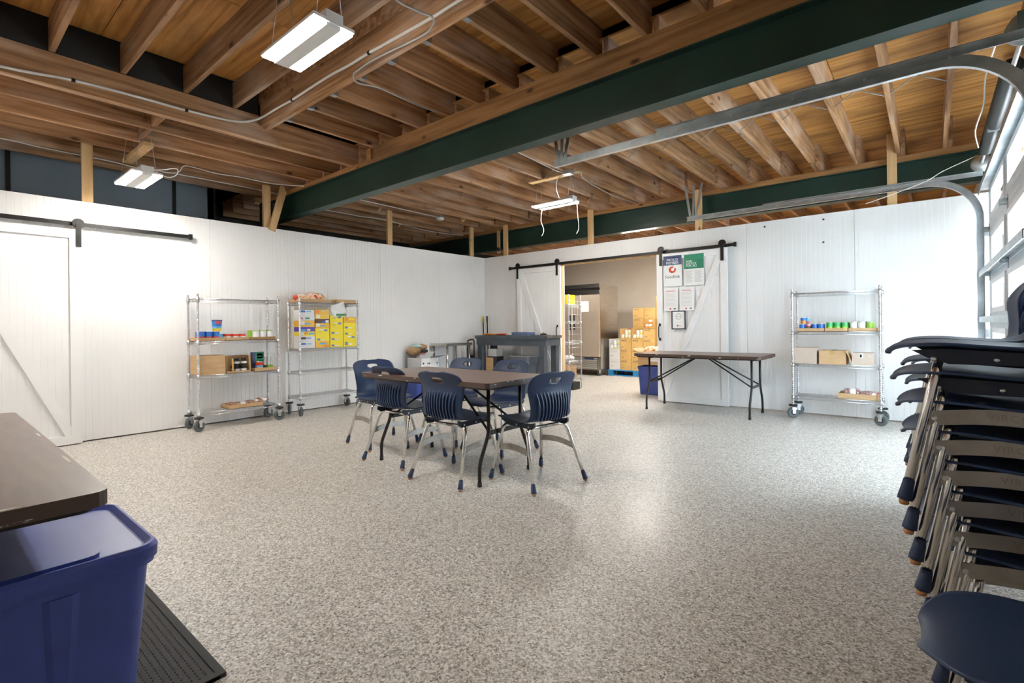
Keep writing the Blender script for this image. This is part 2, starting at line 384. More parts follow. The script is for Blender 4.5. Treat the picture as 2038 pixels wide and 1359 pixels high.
# stubs of stud that carry the partitions up to the joists
def stud(parent, x, y, w, d, z0, z1): return MB().box((-w / 2, -d / 2, z0), (w / 2, d / 2, z1)).build('stud', M_STUD, parent, (x, y, 0))
for y in (-5.87, -4.055, -2.12, -.25): stud(wl, WL - .06, y, .04, .09, ZW, 3.05 if y < -4.5 else 3.0)
MB().bar((0, 0, 0), (.0, .17, .60), .04, .085, up=(0, 1, 0)).build('stud', M_STUD, wl, (WL + .0, -4.02, ZW - .03))
for x in (.39, 2.23, 3.99, 6.17): stud(wb, x, WB + .06, .09, .04, ZW, 3.26 if x > 6 else 3.02)
stud(wb, .15, WB + .13, .06, .03, 2.52, 2.96)
MB().lathe([(.02, -.06), (.03, -.05), (.03, 0), (.012, .01)], 12).build('ceiling_camera', M_DARK, wb, (.17, WB + .09, 2.62), (.5, 0, 0))

MB().box((-2.7, 4.45, 0), (WR + .2, 4.6, 3.62)).build('wall_far', M_BEIGE, kind='structure')
wr = MB().box((WR, -9.8, 0), (WR + .16, -3.30, 3.62)).box((WR, -.27, 0), (WR + .16, 4.5, 3.62)).box((WR, -3.30, 2.46), (WR + .16, -.27, 3.62)).box((WR, -3.3, -.1), (WR + .16, -.27, .0))
wr.build('wall_right', M_WHITE, kind='structure')
MB().box((-2.7, -9.96, 0), (WR + .2, -9.8, 3.62)).build('wall_near', M_WHITE, kind='structure')
so = MB().box((-1.36, -9.8, 0), (-1.2, -4.32, 3.62)).build('wall_outer', M_SLATE, kind='structure')
for y in (-6.36, -4.80, -7.9): MB().box((-1.2, y - .02, 0), (-1.185, y + .02, 3.2)).build('wall_batten', M_DARK, so)
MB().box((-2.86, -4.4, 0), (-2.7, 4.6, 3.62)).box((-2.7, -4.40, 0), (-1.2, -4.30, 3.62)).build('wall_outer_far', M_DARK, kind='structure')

# ---- ceiling: deck slab, plywood sheets, joists, nailers, bridging
ce = MB().box((-2.9, -9.96, 3.62), (WR + .2, 4.6, 3.72)).build('ceiling', M_DARK, kind='structure')
JZ, JH = 3.01, .245
_JM = {}
def joist(x, y0, y1, z=JZ, h=JH, w=.038, name='joist', alongx=False, m=None):
    L = round(y1 - y0, 3); k = (L, h, w)
    if k not in _JM: _JM[k] = MB().box((-w / 2, -L / 2, 0), (w / 2, L / 2, h)).mesh('joist', m or M_JOIST)
    if alongx: return link(name, _JM[k], ce, ((y0 + y1) / 2, x, z), (0, 0, -PI / 2))
    return link(name, _JM[k], ce, (x, (y0 + y1) / 2, z))
def sheets(x0, x1, y0, y1, z, along='x', sx=2.44, sy=1.22):
    ax, ay = (sx, sy) if along == 'x' else (sy, sx)
    y = y0; row = 0
    while y < y1 - .05:
        ye = min(y + ay, y1); x = x0 - (ax / 2 if row % 2 else 0)
        while x < x1 - .05:
            a, b = max(x, x0), min(x + ax, x1)
            if b - a > .05: MB().box((-(b - a) / 2 + .0025, -(ye - y) / 2 + .0025, 0), ((b - a) / 2 - .0025, (ye - y) / 2 - .0025, .016)).build('plywood_sheet', M_PLY, ce, ((a + b) / 2, (y + ye) / 2, z))
            x += ax
        y = ye; row += 1
DZ = JZ + JH
sheets(-2.68, WR, -3.70, 4.44, DZ)
sheets(-1.2, 1.33, -9.7, -3.70, DZ)
XJ = [6.625, 6.23, 5.83, 5.425, 5.06, 4.67, 4.262, 3.857, 3.472]
while XJ[-1] > -2.3: XJ.append(round(XJ[-1] - .40, 3))
for x in XJ:
    joist(x, -3.72, .33)
    joist(x + .042, -.10, 4.44)
for x in (.890, .443, .021, -.441, -.82): joist(x, -9.7, -3.64)
joist(1.305, -9.7, -3.62, w=.038); joist(1.344, -9.7, -3.62, w=.038)
for y, x0, x1 in ((-7.9, .905, 1.28), (-5.565, .91, 1.29), (-5.56, .46, .87)): joist(y, x0, x1, z=JZ + .03, h=.20, alongx=True, name='blocking')
MB().box((-.40, -.045, -.02), (.40, .045, .018)).build('blocking', M_STUD, ce, (.10, -5.50, 2.992), (0, 0, .0))
# raised bay between the trimmer and the near steel beam
RZ = 3.13; RD = RZ + .235
HX = [4.185 + .40 * k for k in range(7, 0, -1)] + [4.185, 3.781, 3.374, 2.989, 2.563, 2.164, 1.76]
for x in HX:
    if x < WR: joist(x, -4.705, -3.66, z=RZ, h=.235)
for x in HX:
    if x < WR:
        hg = MB().box((-.022, 0, -.003), (.022, .05, 0)).box((-.024, 0, -.003), (-.020, .05, .10)).box((.020, 0, -.003), (.024, .05, .10))
        hg.build('joist_hanger', M_GALV, ce, (x, -4.705, RZ))
sheets(1.36, WR, -4.78, -3.64, RD)
joist(-4.725, 1.364, WR, z=RZ, h=.26, alongx=True, name='trimmer'); joist(-4.765, 1.364, WR, z=RZ + .03, h=.26, alongx=True, name='trimmer')
MB().box((1.36, -.006, 0), (WR, 0, .26)).build('rim_board', M_JOIST, ce, (0, -4.79, RD + .0))
# upper bay near the camera: joists run across, resting on the doubled joist
UZ = 3.262; UD = UZ + .235
for y in (-5.02, -5.435, -5.89, -6.33, -6.77, -7.21, -7.65, -8.09, -8.53, -8.97): joist(y, 1.36, WR, z=UZ, h=.235, alongx=True)
sheets(1.40, WR, -9.7, -4.79, UD)
MB().box((1.30, -9.7, DZ + .003), (1.358, -4.80, 3.62)).build('rim_board', M_DARK, ce)  # black board, its colour standing for the unlit void above the doubled joist
# nailers on the steel
MB().box((1.66, -.022, 0), (WR, .022, .178)).build('nailer', M_TIMBER, ce, (0, -3.722, 2.951))
MB().box((-.8, -.06, 0), (1.66, .06, .058)).build('nailer', M_TIMBER, ce, (0, -3.685, 2.951))
MB().box((1.66, -.05, 0), (WR, .02, .058)).build('nailer', M_TIMBER, ce, (0, -3.62, 2.951))
MB().box((-2.6, -.07, 0), (WR, .07, .069)).build('nailer', M_TIMBER, ce, (0, .285, 2.941))
MB().box((1.68, -.018, 0), (1.76, .018, .12)).build('nailer', M_TIMBER, ce, (0, -3.75, 2.99))
for a, b in zip(XJ, XJ[1:]):
    if a < .3: continue
    for q in (0, 1):
        p0 = (a - .019, -1.80 + q * .03, JZ + (.01 if q else JH - .03)); p1 = (b + .019, -1.80 + q * .03, JZ + (JH - .03 if q else .01))
        MB().tube([p0, p1], .0045, 5).build('bridging_strap', M_GALV, ce)
for k, x in enumerate((-.35, -.75, -1.15, 0.05)):      # fresh bridging beyond the partition
    MB().bar((x, -2.2 + .5 * k, JZ + .02), (x + .36, -2.2 + .5 * k, JZ + .22), .04, .06).build('blocking', M_STUD, ce)
    MB().bar((x - .2, .9, JZ + .02), (x + .16, .9, JZ + .22), .04, .06).build('blocking', M_STUD, ce)

# ---- steel beams
def ibeam(name, x0, x1, yc, z0, z1, fw, label):
    t = .011; hw = fw / 2
    poly = [(-hw, z0), (hw, z0), (hw, z0 + t), (.005, z0 + t), (.005, z1 - t), (hw, z1 - t), (hw, z1), (-hw, z1), (-hw, z1 - t), (-.005, z1 - t), (-.005, z0 + t), (-hw, z0 + t)]
    o = MB().prism([(y + yc, z) for y, z in poly], x0, x1, 'yz').build(name, M_GREEN)
    return tag(o, label, 'beam', 'green steel beams under the joists')
ibeam('steel_beam', -.78, WR - .01, -3.685, 2.64, 2.95, .125, 'dark green steel I-beam crossing the room with a brown timber on top')
ibeam('steel_beam', -2.65, WR - .01, .285, 2.60, 2.94, .14, 'dark green steel I-beam running just behind the white back partition')
tag(MB().box((-.98, -3.79, 0), (-.80, -3.58, 2.95)).build('steel_column', M_DARK), 'dark column under the end of the green beam behind the left partition', 'column')

# ---- barn doors and their tracks
def barn_door(name, w, h, flip, handle_side=None):
    """local: x across, front towards -y, bottom at z=0"""
    d = bpy.data.objects.new(name, None); COL.objects.link(d); d['kind'] = 'structure'
    groove_mesh(w, 0, h, pitch=.052, th=.02).build('plank_panel', M_WHITED, d, (0, -.02, 0))
    s = .085
    MB().box((0, -.040, 0), (s, -.0195, h)).build('stile', M_WHITED, d); MB().box((w - s, -.040, 0), (w, -.0195, h)).build('stile', M_WHITED, d)
    MB().box((s, -.040, 0), (w - s, -.0195, s)).build('door_rail', M_WHITED, d); MB().box((s, -.040, h - s), (w - s, -.0195, h)).build('door_rail', M_WHITED, d)
    a, b = ((s, h - s), (w - s, s)) if not flip else ((w - s, h - s), (s, s))
    dx, dz = b[0] - a[0], b[1] - a[1]; L = math.hypot(dx, dz); nx, nz = -dz / L * s / 2, dx / L * s / 2
    sg = 1 if dx > 0 else -1; k = s * .55
    poly = [(a[0], a[1]), (a[0] + sg * k, a[1]), (b[0], b[1] + k * 2.0), (b[0], b[1]), (b[0] - sg * k, b[1]), (a[0], a[1] - k * 2.0)]
    MB().prism(poly, -.038, -.0195, 'xz').build('brace', M_WHITED, d)
    if handle_side is not None:
        hm = MB().tube(cr([(0, 0, .10), (0, -.035, .08), (0, -.042, 0), (0, -.035, -.08), (0, 0, -.10)], 5), .008, 8).box((-.014, -.006, .085), (.014, 0, .125)).box((-.014, -.006, -.125), (.014, 0, -.085))
        hm.build('door_handle', M_BLACKM, d, (handle_side, -.04, 1.0))
    return d
def hanger(parent, x, ztop):
    hb = MB().box((-.02, -.052, -.17), (.02, -.044, .06)).build('hanger_strap', M_BLACKM, parent, (x, 0, ztop))
    MB().lathe([(.045, 0), (.05, .004), (.05, .012), (.045, .016)], 18, axis='y').build('roller', M_BLACKM, parent, (x, -.044, ztop + .065))
    for z in (-.12, -.06): MB().lathe([(.009, 0), (.009, .006)], 8, axis='y').build('bolt', M_BLACKM, parent, (x, -.058, ztop + z))
d2 = barn_door('door_2', .985, 2.13, True, .04); d2.location = (3.425, -.005, .012)
for x in (.065, .925): hanger(d2, x, 2.13)
d3 = barn_door('door_3', .94, 2.13, False, .88); d3.location = (.775, -.005, .012)
for x in (.02, .88): hanger(d3, x, 2.13)
d1 = barn_door('door_1', 1.02, 2.12, False); d1.rotation_euler = (0, 0, PI / 2); d1.location = (WL + .055, -6.972, .012)
for x in (.09, 1.005): hanger(d1, x, 2.12)
def track(label, loc, rz, L, offs):
    t = thing('door_track', label, 'door track', loc, rz, 'barn door tracks')
    MB().box((0, -.004, -.02), (L, .004, .02)).build('rail', M_BLACKM, t)
    for x in offs:
        MB().lathe([(.012, 0), (.012, .05)], 10, axis='y').build('standoff', M_BLACKM, t, (x, .003, 0))
        MB().lathe([(.010, -.012), (.012, -.004)], 8, axis='y').build('bolt', M_BLACKM, t, (x, 0, 0))
    for x in (-.005, L - .03): MB().box((x, -.018, -.03), (x + .035, .012, .03)).build('end_stop', M_BLACKM, t)
    return t
track('long black steel barn door track over the storeroom doorway', (.57, WB - .054, 2.178), 0, 3.95, [.10 + .415 * k for k in range(10)])
track('black steel barn door track on the partition left of the wire shelving', (WL + .054, -7.10, 2.195), PI / 2, 2.14, [.12 + .40 * k for k in range(6)])

# ---- posters on the storeroom door
def poster(name, label, x0, x1, z0, z1, material=M_PAPER, th=.003):
    t = thing(name, label, 'poster', ((x0 + x1) / 2, -.045, (z0 + z1) / 2))
    MB().box((-(x1 - x0) / 2, 0, -(z1 - z0) / 2), ((x1 - x0) / 2, th, (z1 - z0) / 2)).build('sheet', material, t, (0, -th, 0))
    return t
def patch(t, x0, x1, z0, z1, m, name='print', y=-.0036): return MB().quad((x0, y, z0), (x1, y, z0), (x1, y, z1), (x0, y, z1)).build(name, m, t)
TR = (PI / 2, 0, 0)
p = poster('member_poster', 'white poster with navy PROUD MEMBER banner and red apple logo on storeroom door', 3.530, 3.798, 1.668, 2.105)
patch(p, -.134, .134, .085, .2185, M_NAVYP)
patch(p, -.10, .10, .188, .196, mat('pale_blue_print', (.25, .32, .48), .6))
lettering('PROUD\nMEMBER', .050, M_PAPER, p, (0, -.0042, .135), TR, line=.85)
ap = MB()
ring = []
n = 26
for k in range(n + 1):                       # apple: broken red ring with a pale core
    a = math.radians(70 + 320 * k / n); ro = .050 * (1 + .06 * math.cos(2 * a)); ri = .020 + .006 * k / n
    ring.append(((ro * math.cos(a), -.0042, ro * math.sin(a)), (ri * math.cos(a) + .004, -.0042, ri * math.sin(a) + .004)))
for (a, b), (c, d) in zip(ring, ring[1:]): ap.quad(a, c, d, b)
ap.build('apple_logo', M_REDINK, p, (-.002, 0, .018))
MB().add([(-.002, -.0043, .05), (.018, -.0043, .078), (.034, -.0043, .080), (.022, -.0043, .062)], [(0, 1, 2, 3)]).build('leaf_logo', M_LEAF, p, (0, 0, .016))
lettering('Foodlink', .062, M_INK, p, (0, -.0042, -.085), TR)
p = poster('justice_poster', 'green headed notice reading AND JUSTICE FOR ALL with small print below', 3.832, 4.108, 1.668, 2.10)
patch(p, -.138, .138, .012, .216, M_GREENP)
lettering('AND\nJUSTICE\nFOR ALL', .042, M_PAPER, p, (-.11, -.0042, .085), TR, align='LEFT', line=.78)
for i in range(9): patch(p, .02 + .012 * (i % 3), .13, .135 - .014 * i, .140 - .014 * i, mat('dark_green_print', (.01, .12, .07), .6), y=-.0038)
for c in (-.12, .01):
    for i in range(11): patch(p, c, c + .105 - .012 * (i % 3), -.02 - .0155 * i, -.014 - .0155 * i, M_GREYINK)
for x0, lab in ((3.531, 'white notice sheet with a red heading beside the door edge'), (3.760, 'white notice sheet with a red heading above the framed certificate')):
    p = poster('notice_sheet', lab, x0, x0 + .212, 1.315, 1.645)
    patch(p, -.06, .05, .128, .134, M_GREYINK); patch(p, -.075, .07, .112, .121, mat('pale_red_print', (.75, .25, .2), .6))
    for i in range(11): patch(p, -.08, .075 - .02 * (i % 3 == 2), .09 - .0185 * i, .094 - .0185 * i, M_GREYINK)
    patch(p, -.02, 0.0, -.145, -.125, M_REDINK); patch(p, .04, .07, -.142, -.128, M_INK)
p = thing('framed_certificate', 'black framed certificate with a grey round seal on the storeroom door', 'picture frame', (3.745, -.045, 1.183))
for a, b in (((-.10, -.012, -.132), (-.088, 0, .132)), ((.088, -.012, -.132), (.10, 0, .132)), ((-.088, -.012, -.132), (.088, 0, -.12)), ((-.088, -.012, .12), (.088, 0, .132))): MB().box(a, b).build('frame_bar', M_DARK, p)
MB().box((-.088, -.004, -.12), (.088, 0, .12)).build('sheet', M_PAPER, p)
sl = MB()
for k in range(24):
    a, b = 2 * PI * k / 24, 2 * PI * (k + 1) / 24
    sl.quad(*[(r * math.cos(t), -.0048, .05 + r * math.sin(t)) for r, t in ((.045, a), (.045, b), (.032, b), (.032, a))])
sl.build('seal_print', M_GREYINK, p)
patch(p, -.05, .05, -.035, -.031, M_GREYINK, y=-.0048); patch(p, -.025, -.005, -.09, -.07, M_REDINK, y=-.0048); patch(p, .0, .04, -.085, -.076, M_GREYINK, y=-.0048); patch(p, -.022, .022, .045, .055, M_GREYINK, y=-.0049)

# ---- sectional garage door, tracks, spring
DX = 6.935
gd = bpy.data.objects.new('door_4', None); COL.objects.link(gd); gd['kind'] = 'structure'
M_DOORW = noisy('door_section_paint', (.66, .68, .71), (.70, .72, .75), 3, rough=.4)
zs = [.015, .25, .69, 1.13, 1.57, 2.0, 2.43]; GY0, GY1 = -3.33, -.27; MIDY = -1.80
for z0, z1 in zip(zs, zs[1:]):
    z0 += .003; z1 -= .003
    if z0 < .2: MB().box((DX, GY0, z0), (DX + .04, GY1, z1)).build('door_section', M_DOORW, gd); continue
    sec = MB(); s = .065
    sec.box((DX, GY0, z0), (DX + .04, GY1, z0 + s)).box((DX, GY0, z1 - s), (DX + .04, GY1, z1))
    for ya, yb in ((GY0, GY0 + .38), (MIDY - .10, MIDY + .10), (GY1 - .38, GY1)): sec.box((DX, ya, z0 + s), (DX + .04, yb, z1 - s))
    sec.build('door_section', M_DOORW, gd)
    for ya, yb in ((GY0 + .38, MIDY - .10), (MIDY + .10, GY1 - .38)):
        wf = MB(); b = .045
        wf.box((DX - .012, ya, z0 + s), (DX + .05, yb, z0 + s + b)).box((DX - .012, ya, z1 - s - b), (DX + .05, yb, z1 - s)).box((DX - .012, ya, z0 + s + b), (DX + .05, ya + b, z1 - s - b)).box((DX - .012, yb - b, z0 + s + b), (DX + .05, yb, z1 - s - b))
        w = wf.build('window_frame', mat('window_frame_white', (.82, .83, .85), .35), gd)
        MB().box((DX + .012, ya + b, z0 + s + b), (DX + .018, yb - b, z1 - s - b)).build('pane', M_PANE, w)
for z in (1.60, 2.405, 1.16):
    MB().box((DX - .075, GY0 + .02, z - .006), (DX, GY1 - .02, z + .002)).box((DX - .078, GY0 + .02, z - .05), (DX - .072, GY1 - .02, z + .002)).build('strut', M_GALV, gd)
for z in zs[1:-1]:
    for y in (GY0 + .06, MIDY, GY1 - .06):
        MB().box((DX - .004, y - .03, z - .06), (DX, y + .03, z + .06)).box((DX - .045, y - .03, z - .012), (DX, y - .024, z + .03)).box((DX - .045, y + .024, z - .012), (DX, y + .03, z + .03)).tube([(DX - .03, y - .035, z + .01), (DX - .03, y + .035, z + .01)], .008, 8).build('hinge', M_GALV, gd)
def gtrack(label, y, zt, sgn):
    t = thing('garage_track', label, 'door track', (0, 0, 0), 0, 'garage door tracks')
    R = .42; xv = 6.875 if y > -1 else 6.915
    path = [Vector((xv, y, .04)), Vector((xv, y, 1.0))] + [Vector((xv - R + R * math.cos(a), y, zt - R + R * math.sin(a))) for a in [PI / 2 * k / 12 for k in range(13)]] + [Vector((5.2, y, zt)), Vector((3.95, y, zt))]
    def strip(o0, o1, w0, w1):
        mb = MB(); P = []
        for i, p in enumerate(path):
            tn = (path[min(i + 1, len(path) - 1)] - path[max(i - 1, 0)]).normalized(); nn = Vector((tn.z, 0, -tn.x))
            P.append([p + nn * a + Vector((0, b, 0)) for a, b in ((o0, w0), (o1, w0), (o1, w1), (o0, w1))])
        for A, B in zip(P, P[1:]):
            for k in range(4): mb.quad(A[k], A[(k + 1) % 4], B[(k + 1) % 4], B[k])
        for E in (P[0], P[-1]): mb.quad(*E)
        return mb
    strip(-.028, .028, -.002, .002).build('track_web', M_GALV, t)
    strip(-.030, -.026, -.0 if sgn > 0 else -.03, .03 if sgn > 0 else 0).build('track_lip', M_ZINC, t)
    strip(.026, .030, -.0 if sgn > 0 else -.03, .03 if sgn > 0 else 0).build('track_lip', M_ZINC, t)
    MB().box((4.9, y - .004, zt + .005), (6.9, y + .0, zt + .05)).box((4.9, y - .03, zt + .046), (6.9, y, zt + .05)).build('track_angle', M_GALV, t)
    for k in range(7): MB().lathe([(.009, 0), (.009, .008)], 8, axis='y').build('bolt', M_ZINC, t, (4.3 + .38 * k, y - .008, zt + .01))
    for x, xt in ((4.00, 3.93), (4.03, 4.05), (4.06, 4.16)):
        MB().bar((x, y - .006, zt - .01), (xt, y - .006, 3.02 if y > -3 else 3.02), .003, .032, up=(1, 0, 0)).build('hanger_angle', M_GALV, t)
    for z in (.4, 1.0, 1.6, 2.0): MB().box((xv - .02, y - .006, z - .04), (WR, y - .001, z + .04)).build('jamb_bracket', M_GALV, t)
    return t
gtrack('galvanised garage door track curving down in front of the back partition', -.22, 2.555, -1)
gtrack('galvanised garage door track hung under the joists beside the green beam', -3.37, 2.555, 1)
ts = thing('torsion_spring', 'black torsion spring on a steel shaft above the garage door', 'spring', (6.885, 0, 2.66))
MB().tube([(0, -3.3, 0), (0, -.30, 0)], .013, 10).build('shaft', M_ZINC, ts)
MB().lathe([(.05 + (.004 if k % 2 else 0), -2.75 + k * .0215) for k in range(90)], 14, axis='y').build('coil', mat('black_spring_steel', (.012, .012, .013), .45, .4), ts)
for y in (-.34, -3.26): MB().lathe([(.03, -.03), (.075, -.028), (.075, -.018), (.055, -.012), (.055, .012), (.082, .02), (.082, .03)], 20, axis='y').build('cable_drum', M_GALV, ts, (0, y, 0))
for y in (-1.6, -.26, -3.34): MB().box((-.04, y - .003, -.06), (.165, y + .003, .06)).build('bearing_plate', M_GALV, ts)
tag(MB().tube(cr([(6.86, -.34, 2.74), (6.6, -.33, 2.64), (6.45, -.31, 2.56), (6.1, -.25, 2.47), (5.95, -.2, 2.443)], 4), .004, 6).build('pull_cord', M_CONDUIT), 'thin white cord running down from the cable drum to the partition top', 'cord')
tag(MB().tube(cr([(6.80, -3.0, 2.75), (6.78, -2.5, 2.72), (6.80, -2.0, 2.70), (6.78, -1.5, 2.66), (6.82, -1.1, 2.62)], 4), .005, 6).build('lift_cord', M_CONDUIT), 'white cord hanging alongside the black torsion spring', 'cord')
for y0, z0 in ((-2.3, 2.62), (-1.35, 2.60)): MB().box((6.97, y0 - .07, z0 - .15), (WR - .004, y0 + .07, 3.2)).build('spring_pad', M_TIMBER, ts, (-6.885, 0, -2.66))

# ================================================================== LAMPS AND CABLES
def fixture(label, x, y, z, ztop):
    t = thing('led_fixture', label, 'ceiling light', (x, y, z), 0, 'hanging twin-panel LED lights')
    MB().box((-.31, -.12, .012), (.31, .12, .030)).box((-.30, -.042, -.004), (.30, .042, .012)).build('housing', M_LAMPW, t)
    for s in (-1, 1): MB().box((-.295, s * .083 - .034, 0), (.295, s * .083 + .034, .012)).build('led_panel', M_LED, t)
    MB().box((.16, -.05, .030), (.31, .05, .075)).build('driver_box', M_LAMPW, t)
    for sx in (-.26, .26):
        for sy in (-.08, .08): MB().tube([(sx, sy, .03), (sx, 0, ztop - z)], .0022, 5).build('hanger_wire', M_GALV, t)
    return t
f1 = fixture('glowing twin-panel LED light hanging below the raised joists', 3.735, -5.55, 2.75, UD)
f2 = fixture('glowing twin-panel LED light in front of the slate blue wall', .70, -5.64, 2.555, DZ)
f3 = fixture('glowing twin-panel LED light near the storeroom doorway with loose cords', 2.66, -1.52, 2.73, DZ)
for x0, dx, l in ((-.28, -.03, .36), (.29, .0, .40)):
    MB().tube(cr([(x0, .09, .02), (x0 + dx, .10, -.14), (x0 + .01, .11, -l + .08), (x0 - .02, .10, -l)], 5), .0035, 6).build('loose_cord', M_CONDUIT, f3)
for lab, x, y in (('added unseen twin-panel LED light behind the tote end of the room', 1.0, -8.8),):  # unseen lamp added behind the camera to brighten the near floor
    fixture(lab, x, y, 2.75 if x > 1.4 else 2.62, UD if x > 1.4 else DZ)
for lab, x, y in (('added unseen twin-panel LED light inside the storeroom over the boxes', 2.3, 2.25), ('added unseen twin-panel LED light inside the storeroom behind the door', 4.0, 2.3), ('added unseen twin-panel LED light inside the storeroom by the freezer', .3, 2.2), ('added unseen twin-panel LED light inside the storeroom over the blue tote', 2.7, 1.0)):  # lamps added out of sight to brighten the storeroom
    fixture(lab, x, y, 2.72 if y > 2 else 2.50, DZ)
MB().box((-.36, -.045, -.014), (.36, .045, .0)).build('mounting_board', M_STUD, f3, (.17, -.28, JZ - 2.73 - .002))

def cable(name, label, pts, r, m=M_CONDUIT, cat='cable', clips=(), n=6, group='cables under the joists'):
    P = cr(pts, n)
    if not clips:
        return tag(MB().tube(P, r, 7).build(name, m), label, cat, group)
    t = thing(name, label, cat, (0, 0, 0), 0, group)
    MB().tube(P, r, 8).build('conduit', m, t)
    for c, d in clips: MB().tube([Vector(c) - Vector(d) * .012, Vector(c) + Vector(d) * .012], r * 1.35, 8).build('clip', M_BLACKM, t)
    return t
cable('electrical_conduit', 'thick white cable clipped along the doubled joist and trimmer', [(1.378, -7.4, 3.02), (1.378, -6.61, 3.037), (1.378, -6.21, 3.082), (1.378, -5.74, 3.096), (1.378, -5.437, 3.098), (1.379, -5.12, 3.115), (1.39, -4.94, 3.145), (1.47, -4.82, 3.20), (1.75, -4.802, 3.212), (2.06, -4.80, 3.205), (2.57, -4.80, 3.212), (2.81, -4.80, 3.208), (3.03, -4.80, 3.198), (3.26, -4.80, 3.200), (3.45, -4.80, 3.192), (3.98, -4.80, 3.175), (4.24, -4.80, 3.178), (5.2, -4.80, 3.18)], .011,
      clips=[((1.378, -6.21, 3.082), (0, 1, 0)), ((1.378, -5.437, 3.098), (0, 1, 0)), ((2.06, -4.80, 3.205), (1, 0, 0)), ((3.26, -4.80, 3.2), (1, 0, 0))])
cable('flexible_conduit', 'grey armoured cable looping under the trimmer beside the bright lamp', [(4.05, -5.3, 3.20), (4.03, -5.14, 3.11), (4.05, -4.985, 3.10), (4.07, -4.886, 3.10), (4.03, -4.836, 3.098), (3.917, -4.80, 3.095), (3.734, -4.80, 3.098), (3.575, -4.815, 3.10), (3.36, -4.83, 3.10), (3.146, -4.82, 3.10), (3.05, -4.80, 3.10), (2.966, -4.708, 3.10), (3.0, -4.55, 3.112), (2.985, -4.337, 3.118), (2.975, -4.096, 3.12), (2.992, -3.85, 3.12)], .007, M_MC)
cable('lamp_cable', 'grey cable under the joists feeding the lamp near the storeroom', [(3.107, -3.5, 3.0), (3.107, -2.849, 2.99), (3.08, -2.311, 2.985), (3.06, -2.027, 2.985), (3.13, -1.93, 2.975)], .0065, M_MC)
cable('lamp_cable', 'grey cable from the junction box towards the back beam', [(3.16, -1.92, 2.975), (3.242, -1.809, 2.985), (3.13, -1.557, 2.985), (3.051, -.994, 2.98), (3.011, -.418, 2.98), (3.05, .10, 2.985)], .0065, M_MC)
cable('lamp_cable', 'grey cable dropping from the junction box to the hanging lamp', [(3.10, -1.93, 2.96), (2.98, -1.92, 2.93), (2.88, -1.80, 2.85), (2.80, -1.60, 2.765)], .0055, M_MC)
tag(MB().box((-.05, -.05, 0), (.05, .05, .045)).box((-.054, -.054, -.004), (.054, .054, .0)).build('junction_box', M_GALV, None, (3.14, -1.925, 2.955)), 'small steel junction box under the joists above the hanging lamp', 'junction box')
cable('ceiling_cable', 'thin white cable stapled along the joist above the left partition', [(-.36, -7.2, 2.985), (-.359, -6.481, 2.99), (-.383, -6.195, 2.985), (-.39, -5.862, 2.985), (-.374, -5.654, 2.98), (-.45, -5.35, 2.985), (-.385, -5.012, 2.985), (-.373, -4.343, 2.985), (-.379, -3.75, 2.985)], .006)
cable('ceiling_cable', 'white cable looping above the lamp by the slate blue wall', [(.2, -5.45, 2.66), (-.05, -5.35, 2.85), (-.3, -5.236, 2.96), (-.40, -5.10, 2.98), (-.25, -5.02, 2.98), (0.0, -5.047, 2.985), (.037, -4.96, 2.985), (-.02, -4.698, 2.985), (.034, -4.442, 2.985), (.048, -4.052, 2.985), (.243, -3.72, 2.985)], .006)
cable('ceiling_cable', 'white cable coil hanging beside the wood blocking', [(.30 + .16 * math.cos(a), -5.30 + .10 * math.sin(a), 2.80 + .02 * math.sin(2 * a)) for a in [2 * PI * k / 10 for k in range(11)]], .005)
cable('ceiling_cable', 'white cable running under the joists to the smoke detector', [(.131, -3.5, 2.995), (.131, -2.831, 2.99), (.149, -2.654, 2.985), (.10, -1.30, 2.985)], .006)
cable('ceiling_cable', 'sagging white cable beyond the left partition under the joists', [(-.80, -2.9, 2.985), (-.791, -2.49, 2.985), (-.754, -2.253, 2.975), (-.694, -1.879, 2.98), (-.72, -1.44, 2.96), (-.90, -.81, 2.975), (-.868, -.344, 2.97), (-.785, .15, 2.98)], .006)
sd = thing('smoke_detector', 'round pale smoke detector under the joists beyond the green beam', 'smoke detector', (.09, -1.254, 2.965))
MB().lathe([(.03, -.02), (.062, -.012), (.066, .01), (.066, .028)], 20).build('body', mat('greenish_white_plastic', (.62, .68, .60), .5), sd)
MB().box((-.05, -.05, .028), (.05, .05, .045)).build('back_box', M_GALV, sd)

